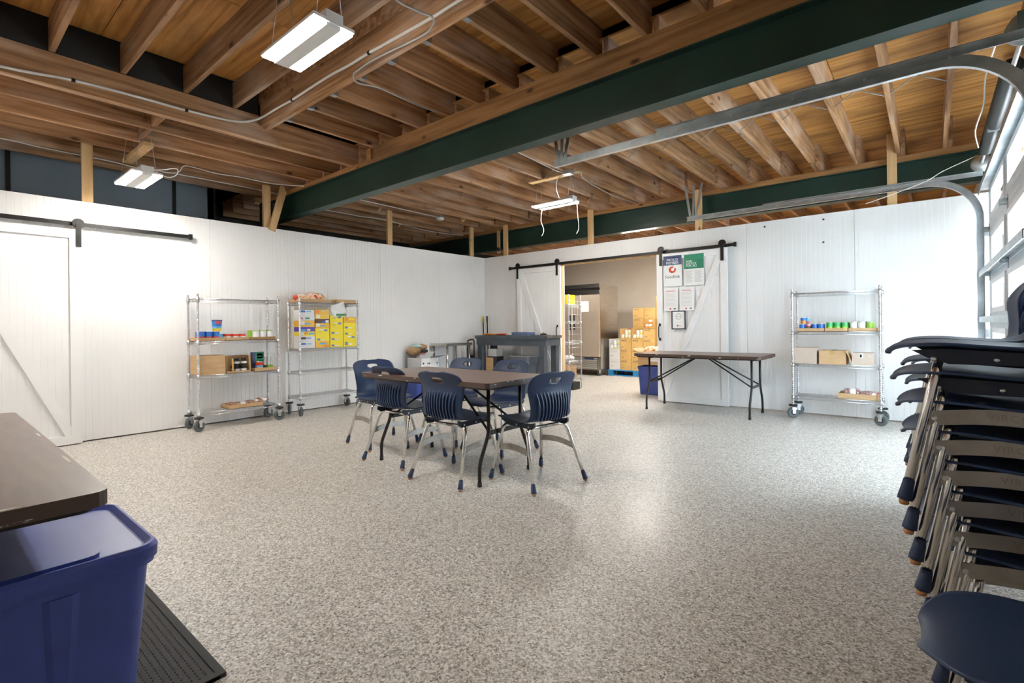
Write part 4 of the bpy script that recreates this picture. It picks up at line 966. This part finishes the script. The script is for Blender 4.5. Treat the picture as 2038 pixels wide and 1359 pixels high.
for i in range(7): carton('pale grey box behind the mixed column, %s up at the second rack end' % ('first', 'second', 'third', 'fourth', 'fifth', 'sixth', 'seventh')[i], .02, .108, -3.835, -3.66, Z2 + .002 + .078 * i, Z2 + .002 + .078 * i + .0765, group='pale boxes at the rack end', m=mat('pale_grey_card', (.62, .58, .52), .7), tape=False, name='food_box')
sh = thing('paper_sheet', 'creased white plastic sheet leaning above the yellow boxes on the second rack', 'paper', (.275, -3.30, 1.375), 0)
q = MB(); V = []
for i in range(9):
    for j in range(8):
        u, v = -.105 + .21 * i / 8, -.085 + .17 * j / 7; a = .32
        V.append((.006 + .010 * math.sin(6 * i / 8 + j) + .02 * (j / 7) ** 2, u * math.cos(a) - v * math.sin(a), u * math.sin(a) + v * math.cos(a)))
q.add(V, [(i * 8 + j, i * 8 + j + 1, (i + 1) * 8 + j + 1, (i + 1) * 8 + j) for i in range(8) for j in range(7)], 0, True)
link('sheet', bake(q.mesh('sheet', M_PAPER), [('SOLIDIFY', dict(thickness=.003))]), sh)
MB().box((.02, -.04, -.085), (.024, .10, -.055)).build('green_strip', mat('green_card', (.05, .25, .12), .6), sh)
Z2 = 1.466
tray('brown cardboard tray of bagged snacks on top of the second wire rack', .01, .285, -3.845, -3.40, Z2, .042, None)
tray('short brown cardboard tray on the right half of the second rack top', .01, .285, -3.33, -3.03, Z2, .05, None)
tray('flattened dark cardboard tray between the two trays on the second rack top', .03, .26, -3.395, -3.335, Z2, .03, None, m=M_CARD3)
M_CHEESE = noisy('orange_snack_film', (.85, .80, .74), (.88, .36, .04), 22, rough=.25, lo=.42, hi=.62)
for i, (x, y, z, lx, lz, r) in enumerate(((.16, -3.75, .006, .24, .105, .3), (.17, -3.62, .006, .26, .125, -.3), (.16, -3.53, .008, .24, .115, 1.2))):
    bag('white and orange snack bag with red edges, %s from the end of the rack top' % NTH[i], x, y, Z2 + z, lx, .14, lz, [M_CHEESE, M_REDINK], seed=11 + i, group='snack bags on the second rack', rz=PI / 2 + r * .4)

# ---- rack 3 contents (front faces -y)
Z3 = 1.021
for i, (x0, x1, lab) in enumerate(((5.285, 5.55, 'red and blue'), (5.56, 5.775, 'bright green'), (5.785, 6.05, 'pale green'))):
    tray('shallow brown tray of %s cans on the rack beside the garage door' % lab, x0, x1, -.315, -.06, Z3, .038, 'trays on the third rack')
for i in range(4):
    for y in (-.27, -.185): can('blue and dark red can, %s from the rack post beside the folding table, %s row' % (NTH[i], 'front' if y < -.2 else 'rear'), 5.325 + .063 * i, y, Z3 + .005, .030, .082, [(.35, M_REDINK if i != 1 else M_PAPER), (.4, M_BLUEP if i != 1 else M_BROWNP), (.25, M_BLUEP if i != 1 else M_PINK)], 'row of blue and red cans')
can('stacked orange and blue can on top of the row, in front', 5.335, -.27, Z3 + .0875, .028, .075, [(.55, M_ORANGE), (.45, M_BLUEP)], None)
can('stacked pink and blue can on top of the row, behind', 5.365, -.19, Z3 + .0875, .028, .075, [(.5, M_PINK), (.5, M_SKYP)], None)
for i in range(3):
    for y in (-.265, -.18): can('bright green can with yellow base, %s from the blue and red cans, %s row' % (NTH[i], 'front' if y < -.2 else 'rear'), 5.60 + .073 * i, y, Z3 + .005, .034, .100, [(.15, M_YELLOW), (.35, M_LIME), (.5, M_LEAF)], 'bright green cans')
for i in range(3):
    for y in (-.265, -.18): can('pale can with green edge, %s from the bright green cans, %s row' % (NTH[i], 'front' if y < -.2 else 'rear'), 5.83 + .075 * i, y, Z3 + .005, .035, .105, [(.12, mat('pale_green_print', (.45, .62, .38), .5)), (.76, M_PAPER if i < 2 else M_LIME), (.12, mat('pale_green_print', (.45, .62, .38), .5))], 'pale cans on the third rack')
can('small dark blue can at the back between green and white cans', 5.795, -.10, Z3 + .005, .028, .09, [(1, M_NAVYP)], None)
Z3 = .646
carton('tan cardboard box with rough torn top on the rack beside the garage door', 5.245, 5.475, -.32, -.06, Z3, Z3 + .185, m=mat('greyish_card', (.52, .42, .34), .85), tape=False)
b = carton('tan taped cardboard box with one flap hanging open', 5.50, 5.76, -.32, -.05, Z3, Z3 + .155, m=M_CARD)
MB().bar((.13, -.03, .155), (.185, -.03, .03), .25, .005, up=(0, 0, 1)).build('flap', M_CARD, b)
carton('small tan carton with a black and white notch on the rack beside the garage door', 5.815, 6.005, -.32, -.10, Z3, Z3 + .135, m=mat('greyish_card', (.52, .42, .34), .85), tape=False, marks=((.34, .54, .6, 1.0, M_PAPER), (.38, .48, .66, .9, M_INK), (.82, .88, .6, .85, M_GREYINK)))
Z3 = .263
tray('flat brown tray of wrapped red beans on the bottom of the third rack', 5.68, 6.05, -.32, -.05, Z3, .062, None)
M_BEAN = noisy('red_beans_in_film', (.20, .03, .03), (.62, .48, .45), 70, rough=.2)
for i, (x, y, r) in enumerate(((5.80, -.17, .1), (5.93, -.20, -.3), (5.985, -.15, .4))): bag(('red bean bag with a large white label on the third rack', 'flattened red bean bag beside the labelled bean bag', 'red bean bag tucked against the rack post')[i], x, y, Z3 + .006, .19, .15, .095 - .02 * (i > 0), [M_BEAN, M_FILM, M_PAPER] if i == 0 else [M_BEAN, M_PAPER], seed=21 + i, group='bean bags on the third rack', rz=r)

# ================================================================== WORKBENCH CORNER
bx0, bx1, by0, by1, bz = .265, 1.825, -.62, -.17, .965
wbn = thing('workbench', 'tall slate painted wooden workbench by the storeroom doorway', 'workbench', ((bx0 + bx1) / 2, (by0 + by1) / 2, 0)); hx, hy = (bx1 - bx0) / 2, (by1 - by0) / 2
MB().box((-hx, -hy, bz - .04), (hx, hy, bz)).build('benchtop', M_BENCHTOP, wbn)
MB().box((-hx, -hy - .002, bz - .055), (hx, -hy + .03, bz - .004)).build('front_edge', M_BENCH, wbn)
for a, b in (((-hx + .05, -hy + .02, bz - .17), (hx - .05, -hy + .055, bz - .04)), ((-hx + .05, hy - .055, bz - .17), (hx - .05, hy - .02, bz - .04)), ((-hx + .02, -hy + .02, bz - .165), (-hx + .06, hy - .02, bz - .04)), ((hx - .06, -hy + .02, bz - .165), (hx - .02, hy - .02, bz - .04))): MB().box(a, b).build('apron', M_BENCH, wbn)
for sx in (-1, 1):
    for sy in (-1, 1): MB().box((sx * (hx - .10) - .05, sy * (hy - .06) - .045, 0), (sx * (hx - .10) + .05, sy * (hy - .06) + .045, bz - .04)).build('leg', M_BENCH, wbn)
def flat(name, label, cat, x, y, z, lx, ly, lz, m, rz=0): return tag(MB().box((-lx / 2, -ly / 2, 0), (lx / 2, ly / 2, lz)).build(name, m, None, (x, y, z), (0, 0, rz)), label, cat)
for i, (x, y, m, nm) in enumerate(((.47, -.45, M_ORANGE, 'orange'), (.75, -.42, M_REDINK, 'red'))):
    bag('%s snack packet lying on the workbench' % nm, x, y, bz, .30, .18, .032, [m, M_PAPER if i else M_YELLOW2], seed=31 + i, rz=.1)
flat('blue_folder', 'flat blue folder stack on the workbench', 'folder', 1.10, -.28, bz, .34, .22, .05, mat('blue_grey_card', (.10, .16, .30), .5))
cb = thing('clipboard', 'black clipboard with a raised clip on the workbench end', 'clipboard', (1.53, -.36, bz)); MB().box((-.13, -.10, 0), (.13, .10, .006)).build('board', M_DARK, cb); MB().box((-.05, .06, .006), (.05, .10, .03)).tube([(-.02, .08, .03), (0, .08, .05), (.02, .08, .03)], .004, 6).build('clip', M_BLACKM, cb)
def bin_(label, x, y, w, d, h, m, lid=True):
    t = thing('waste_bin', label, 'bin', (x, y, 0)); b = MB(); P = []
    for z, k in ((0, .80), (h * .82, .97), (h * .82, 1.03), (h, 1.03)):
        P.append([(px * k, py * k, z) for px, py in rrect(w, d, .05, 3)])
    n = len(P[0])
    for i in range(3): b.add(P[i] + P[i + 1], [(k, (k + 1) % n, n + (k + 1) % n, n + k) for k in range(n)])
    b.add(P[0], [tuple(range(n))[::-1]]); b.add([(x_ * .97, y_ * .97, h - .02) for x_, y_, _ in P[3]], [tuple(range(n))])
    b.build('body', m, t)
    MB().prism(rrect(w * 1.06, d * 1.06, .05, 3), h - .012, h).build('rim', mat('light_grey_plastic', (.35, .36, .37), .4), t) if lid else None
    return t
bin_('grey plastic waste bin with a pale rim under the workbench', 1.20, -.40, .42, .30, .62, mat('slate_grey_plastic', (.10, .12, .15), .5))
t = bin_('dark bin lined with a brown paper bag under the workbench', .55, -.395, .22, .24, .59, M_RUBBER, lid=False)
MB().box((-.10, -.142, .08), (.07, -.136, .575)).build('paper_bag', M_CARD, t)
flat('white_carton', 'small white carton resting on the lined bin under the workbench', 'box', .55, -.40, .592, .20, .16, .13, M_WCARD)
st = thing('steel_table', 'stainless steel prep table along the left partition by the workbench', 'table', (.13, -1.06, 0))
MB().box((-.20, -.30, .80), (.20, .30, .845)).build('steel_top', M_STEEL, st)
for sx in (-1, 1):
    for sy in (-1, 1): MB().tube([(sx * .17, sy * .26, 0), (sx * .17, sy * .26, .80)], .02, 10).build('leg', M_STEEL, st)
MB().box((-.18, -.27, .18), (.18, .27, .21)).build('undershelf', M_STEEL, st)
cl = thing('hand_cart', 'dark folded hand cart standing between the steel table and workbench', 'cart', (.20, -.68, 0)); 
MB().tube(fillet([(-.06, 0, .06), (-.06, 0, .88), (.10, 0, .90), (.10, .0, .06)], .05, 4), .013, 8).build('frame', M_BLACKM, cl); MB().box((-.05, -.012, .25), (.09, .012, .62)).build('panel', M_DARK, cl); MB().box((-.07, -.05, .0), (.11, .05, .06)).build('base', M_RUBBER, cl)
def tote(label, x, y, w, d, h, rz=0, lid=True, group=None, z=0):
    """w along local x, d along local y"""
    t = thing('storage_tote', label, 'tote', (x, y, z), rz, group); b = MB(); P = []; nn = 5
    for zz, k in ((0, .86), (.01, .88), (h - .055, .965)): P.append([(px * k, py * k, zz) for px, py in rrect(w, d, .05, nn)])
    n = len(P[0])
    for i in range(2): b.add(P[i] + P[i + 1], [(k, (k + 1) % n, n + (k + 1) % n, n + k) for k in range(n)], 0, True)
    b.add(P[0], [tuple(range(n))[::-1]]); b.build('body', M_TOTE, t)
    for sx in (-1, 1):                          # shallow moulded ribs on the long faces
        for y0, y1 in ((-.36, -.30), (-.04, .04), (.27, .33)):
            y0, y1 = y0 * d * .86, y1 * d * .86; k0, k1 = .877 * w / 2, .955 * w / 2
            MB().add([(sx * (k0 + .005), (y0 + y1) / 2 - .004, .014), (sx * (k0 + .005), (y0 + y1) / 2 + .004, .014), (sx * (k1 + .006), y1, h - .075), (sx * (k1 + .006), y0, h - .075), (sx * (k0 - .01), y0, .014), (sx * (k0 - .01), y1, .014), (sx * (k1 - .006), y1 + .04, h - .07), (sx * (k1 - .006), y0 - .04, h - .07)],
                     [(0, 1, 2, 3), (0, 3, 7, 4), (1, 5, 6, 2), (3, 2, 6, 7), (0, 4, 5, 1)]).build('moulded_rib', M_TOTE, t)
    rim = MB(); r0 = [(px, py, h - .055) for px, py in rrect(w * .97, d * .97, .05, nn)]; r1 = [(px, py, h - .055) for px, py in rrect(w * 1.0, d * 1.0, .055, nn)]; r2 = [(px, py, h - .018) for px, py in rrect(w * 1.0, d * 1.0, .055, nn)]
    rim.add(r0 + r1, [(k, (k + 1) % n, n + (k + 1) % n, n + k) for k in range(n)]); rim.add(r1 + r2, [(k, (k + 1) % n, n + (k + 1) % n, n + k) for k in range(n)], 0, True)
    rim.build('rim', M_TOTE, t)
    if lid:
        L = []; m = MB()
        for kw, off, zz in ((1.015, 0, h - .040), (1.018, 0, h - .010), (1.0, 0, h), (.985, 0, h + .001), (.95, 0, h - .010), (.94, 0, h - .011)):
            L.append([(px, py, zz) for px, py in rrect(w * kw, d * kw, .055, nn)])
        for i in range(len(L) - 1): m.add(L[i] + L[i + 1], [(k, (k + 1) % n, n + (k + 1) % n, n + k) for k in range(n)], 0, True)
        m.add(L[-1], [tuple(range(n))]); m.build('lid', M_TOTE, t)
        q = MB(); zt = h - .010
        q.prism(rrect(w * .86, d * .72, .03, 3), zt - .002, zt + .009).build('lid_panel', M_TOTE, t)
        for sx in (-1, 1): MB().box((sx * w * .508 - .008, -.10, h - .075), (sx * w * .508 + .008, .10, h - .004)).build('latch', M_TOTE, t)
    else:
        MB().prism(rrect(w * .90, d * .90, .04, nn), h * .5, h * .5 + .01).build('contents', M_CARDIN, t)
    return t
tote('blue storage tote with the white file box on it, at the left partition', .15, -1.74, .42, .62, .42)
fb = open_carton('open white printed file box on the blue tote by the left partition', -.02, .32, -1.90, -1.52, .43, .20, m=M_WCARD, missing='none', flaps=False)
MB().bar((.17, -.10, .20), (.30, -.10, .30), .16, .005).build('flap', M_WCARD, fb); MB().bar((.17, .10, .20), (.32, .10, .235), .17, .005).build('flap', mat('grey_card', (.22, .22, .27), .7), fb)
for y, s in ((-.14, .015), (-.05, .01), (-.02, .012), (.15, .012)): MB().box((.1705, y - s, .10), (.1715, y + s, .10 + 2 * s)).build('print', M_INK, fb)
carton('white and green food box sticking out of the file box', .02, .12, -1.76, -1.62, .45, .70, m=M_WCARD, tape=False, name='food_box', front='x', marks=((0, 1, .88, 1, M_PINK), (0, 1, .0, .12, M_LEAF)))
flat('dark_carton', 'narrow black printed carton on top of the file box contents', 'box', .08, -1.70, .702, .12, .20, .05, M_DARK)
carton('small amber cardboard carton beside the file box contents', .0, .11, -1.60, -1.53, .44, .66, m=M_CARD2, tape=False)
bag('crumpled brown paper bag heaped above the file box', .05, -1.82, .66, .22, .20, .14, [M_CARD, M_CARD3], seed=41, rz=.4, name='paper_bag')
bag('bread loaf in a clear bag on top of the dark carton', .06, -1.66, .753, .20, .13, .09, [mat('bread_crust', (.48, .28, .14), .6), M_PAPER], seed=42, rz=1.3)
bag('pale turquoise plastic bag draped beside the bread loaf', .09, -1.80, .79, .16, .10, .05, [mat('turquoise_film', (.45, .72, .72), .3)], seed=43, rz=.8)
for i, (x, y, nm, m) in enumerate(((-.02, -.10, 'yellow gripped', M_YELLOW), (.03, -.04, 'black', M_DARK))):
    br = thing('broom', '%s broom handle leaning in the partition corner' % nm, 'broom', (x, y, 0), 0, None)
    MB().tube([(.03, -.0, .10), (-.02, .02, 1.28)], .011, 8).build('handle', M_BLACKM, br); MB().tube([(-.02, .02, 1.20), (-.0245, .022, 1.32)], .014, 8).build('grip', m, br); MB().box((-.03, -.03, .0), (.09, .03, .10)).build('brush', M_GREY, br)

# ================================================================== STOREROOM
fr = thing('freezer', 'tall two-door stainless freezer on casters in the storeroom', 'freezer', (.22, 3.05, 0))
W2 = .70
MB().box((-W2, -.38, .13), (W2, .42, 2.02)).build('cabinet', M_STEEL, fr)
for s in (-1, 1):
    dr = MB().box((min(0, s) * W2 + .008, -.435, .42), (max(0, s) * W2 - .008, -.385, 1.80)).build('freezer_door', noisy('warm_stainless', (.66, .54, .42), (.72, .60, .48), 2, rough=.42, metal=.6), fr)
    MB().box((s * .06 - .022, -.45, 1.02), (s * .06 + .022, -.434, 1.36)).build('handle', M_DARK, dr)
MB().box((-W2, -.42, 1.815), (W2, -.38, 1.90)).build('header_panel', M_STEEL, fr); MB().box((-W2, -.40, 1.90), (W2 - .03, -.385, 1.95)).build('dark_slot', M_DARK, fr); MB().box((-W2, -.43, 1.95), (W2, -.385, 2.04)).build('top_panel', M_STEEL, fr)
for k in range(6): MB().box((-W2 + .06, -.41, .155 + .042 * k), (W2 - .10, -.385, .185 + .042 * k)).build('louvre', mat('pale_steel', (.74, .72, .68), .35, .7), fr)
MB().box((.30, -.415, .355), (.54, -.405, .40)).build('display', M_NAVYP, fr)
MB().box((.22, -.437, 1.42), (.44, -.4355, 1.66)).build('paper_note', M_PAPER, fr)
for sx in (-1, 1):
    for sy in (-1, 1): caster(fr, sx * .62, .02 + sy * .32, 30)
ch = thing('chest_unit', 'low stainless cabinet behind the stacked cartons in the storeroom', 'cabinet', (1.30, 4.15, 0)); MB().box((-.45, -.25, .0), (.45, .25, .86)).build('body', M_STEEL, ch); MB().box((-.46, -.26, .86), (.46, .26, .96)).build('top', mat('grey_top', (.30, .30, .30), .5), ch)
# pallet
pz = .135; px0, px1, py0, py1 = .98, 2.30, 2.88, 3.85
pal = thing('pallet', 'blue painted wooden pallet carrying the stacked cartons', 'pallet', (px0, py0, 0)); M_PBLUE = noisy('blue_pallet_paint', (.02, .22, .48), (.45, .34, .18), 9, rough=.7, lo=.55, hi=.75)
for k in range(3):
    for q in range(3): MB().box((.60 * k, .42 * q, .022), (.60 * k + .12, .42 * q + .13, .112)).build('block', M_PBLUE, pal)
for k in range(6): MB().box((0, .165 * k, .112), (px1 - px0, .165 * k + .13, pz)).build('deck_board', M_PBLUE, pal)
for q in range(3): MB().box((0, .42 * q, 0), (px1 - px0, .42 * q + .10, .022)).build('bottom_board', M_PBLUE, pal)
CM = ((.08, .40, .80, .90, M_CARD3), (.1, .35, .2, .26, M_CARD3))
WMK = ((.12, .75, .78, .82, M_GREYINK), (.14, .34, .30, .42, M_GREYINK), (.12, .6, .70, .73, M_GREYINK))
bw, bh = .262, .226
colx = [1.00, 1.272, 1.544, 1.816]
rown = ['bottom', 'second', 'third', 'top']
for k in range(2): carton('%s white carton in the front left column on the pallet' % ('lower', 'upper')[k], colx[0], colx[0] + bw, 2.90, 3.24, pz + bh * k, pz + bh * (k + 1) - .002, 'white cartons on the pallet', M_WCARD, False, marks=WMK)
for c in (1, 2):
    for k in range(3): carton('%s tan carton under the open canister box in the %s column on the pallet' % (rown[k], ('second', 'third')[c - 1]), colx[c], colx[c] + bw, 2.90, 3.24, pz + bh * k, pz + bh * (k + 1) - .002, 'tan cartons in the front row', M_CARD2, True, marks=CM)
for k in range(4): carton('%s tan carton in the front column under the small can box' % rown[k], colx[3], colx[3] + bw, 2.90, 3.24, pz + bh * k, pz + bh * (k + 1) - .002, 'tan cartons in the fourth column', M_CARD2, True, marks=CM)
def canister_box(label, c, z, n=2):
    open_carton(label, colx[c], colx[c] + bw, 2.90, 3.24, z, bh, m=M_CARD2 if c else M_WCARD, missing='-y', flaps=False)
    for k in range(3):
        for r in range(2):
            if r and (k == 0 or n < 2): continue
            can('%s %s canister in the %s' % (('lower', 'upper')[r], ('first', 'middle', 'last')[k], label.replace('open ', '')), colx[c] + .045 + .085 * k, 2.955, z + .006 + .098 * r, .038, .096, [(.4, M_YELLOW if (k + r) % 2 else M_PAPER), (.6, M_PAPER)], 'canisters in column %d' % c)
canister_box('open white box of canisters on the pallet corner', 0, pz + 2 * bh)
canister_box('open tan box of canisters in column two', 1, pz + 3 * bh)
canister_box('open tan box of canisters in column three', 2, pz + 3 * bh)
open_carton('open tan box of canisters at eye level in the storeroom', colx[3], colx[3] + bw, 2.90, 3.24, pz + 4 * bh, .20, m=M_CARD2, missing='-y', flaps=False)
for k, r in ((0, 0), (1, 0), (1, 1)): can('white and orange canister in the eye level storeroom box, %s' % ('top' if r else ('first', 'second')[k]), colx[3] + .06 + .085 * k, 2.955, pz + 4 * bh + .006 + .09 * r, .038, .088, [(.45, M_ORANGE), (.55, M_PAPER)], 'eye level canisters')
for c, top in ((0, 6), (1, 6), (2, 7)):
    x = 1.40 + .272 * c
    for k in range(3 if c < 2 else 3, top): carton('%s tan carton up in the rear column %s' % (('x', 'x', 'x', 'fourth', 'fifth', 'sixth', 'seventh')[k], ('nearest the freezer', 'behind the third canister box', 'beside the door edge')[c]), x, x + bw, 3.27, 3.60, pz + bh * k, pz + bh * (k + 1) - .002, 'tan cartons in the rear row', M_CARD2, True, marks=CM)
    for k in range(0, 3): carton('tan carton in the rear row hidden low behind the front cartons', x, x + bw, 3.27, 3.60, pz + bh * k, pz + bh * (k + 1) - .002, 'low rear cartons', M_CARD2, False)
for k in range(4, 6): carton('tan carton behind the eye level canister box, beside the door edge' if k == 4 else 'upper tan carton beside the door edge behind the canister box', 2.215, 2.47, 3.27, 3.60, pz + bh * k, pz + bh * (k + 1) - .002, None, M_CARD2, True)
for k in range(0, 4): carton('tan carton in the column hidden behind the sliding door', 2.215, 2.47, 3.27, 3.60, pz + bh * k, pz + bh * (k + 1) - .002, 'cartons behind the door', M_CARD2, False)
tote('open blue tote just inside the storeroom doorway', 3.12, .68, .56, .44, .47, lid=False)
ob = open_carton('large open carton with snack packs resting on the blue storeroom tote', 2.86, 3.36, .49, .87, .475, .20, m=M_CARD, missing='none', flaps=False)
MB().bar((-.25, 0, .20), (-.36, 0, .26), .36, .005).build('flap', M_CARD, ob); MB().bar((0, -.19, .20), (0, -.30, .215), .48, .005).build('flap', M_CARD2, ob); MB().box((-.05, -.1915, .06), (.10, -.1905, .13)).build('print', M_PAPER, ob)
for i, (x, y) in enumerate(((3.0, .62), (3.15, .66), (3.0, .76))): bag(('orange snack pack at the open flap of the large carton', 'orange snack pack beside the door edge on the large carton', 'orange snack pack behind the others on the large carton')[i], x, y, .60, .22, .17, .16, [M_CHEESE, M_FILM], seed=51 + i, group='snack packs in the storeroom', rz=.5 * i)
carton('yellow and red food carton on the storeroom wire rack', 1.42, 1.66, .26, .50, 1.492, 1.66, m=M_YELLOW, tape=False, name='food_box', marks=((.35, .75, .1, .9, M_PINK), (.45, .65, .2, .8, M_REDINK)))
carton('brown carton low on the storeroom wire rack', 1.40, 1.66, .24, .52, .202, .42, m=M_CARD)
bag('white wrapped loaf on the bottom of the storeroom wire rack', 1.58, .40, .502, .20, .16, .09, [M_PAPER], seed=61)
tag(MB().prism(rrect(.16, .24, .02, 3), 0, .13).build('black_crate', M_RUBBER, None, (1.66, .40, 0)), 'black rubber block on the floor under the storeroom wire rack', 'crate')

# ================================================================== FOREGROUND LEFT
tote('large blue storage tote with a lid under the near folding table', 4.545, -7.0, .52, .86, .525)
mt = thing('floor_mat', 'black rubber anti-fatigue mat on the speckled floor under the near table', 'mat', (4.10, -6.90, 0))
MB().prism([(a, b) for a, b in rrect(1.25, 1.06, .02, 3)], 0, .010, 'xy').build('mat_base', M_RUBBER, mt)
nub = MB(); rows_ = 0
for i in range(62):
    for j in range(52):
        x = -.60 + .0195 * i + (.0098 if j % 2 else 0); y = -.51 + .0195 * j
        if x < .605 and (x > -.05 and y > .1 or x > .3): nub.add([(x - .008, y, .010), (x, y - .005, .010), (x + .008, y, .010), (x, y + .005, .010), (x, y, .0145)], [(0, 1, 4), (1, 2, 4), (2, 3, 4), (3, 0, 4)])
nub.build('nubs', mat('worn_rubber', (.055, .052, .048), .6), mt, kind='stuff')
for a, b in (((-.625, .505, 0), (.625, .530, .014)), ((.600, -.53, 0), (.625, .505, .014))): MB().box(a, b).build('mat_edge', M_RUBBER, mt)

nt_ = [o for o in bpy.data.objects if o.get('label') == 'brown folding table over the blue lidded tote'][0]
for x, y, lx, ly, r in ((.905, .02, .012, .10, .05), (.70, .18, .05, .006, .3), (.80, .10, .03, .005, -.2), (.62, .02, .04, .006, .1), (.908, .20, .010, .07, -.04), (.45, .372, .16, .008, 0), (-.1, .374, .10, .007, 0)):
    MB().prism([(-lx / 2, 0), (-lx * .2, -ly / 2), (lx * .3, -ly * .4), (lx / 2, ly * .1), (lx * .1, ly / 2), (-lx * .3, ly * .35)], .7415, .7428).build('worn_chip', mat('pale_chipboard', (.62, .57, .50), .7), nt_, (x, y, 0), (0, 0, r))
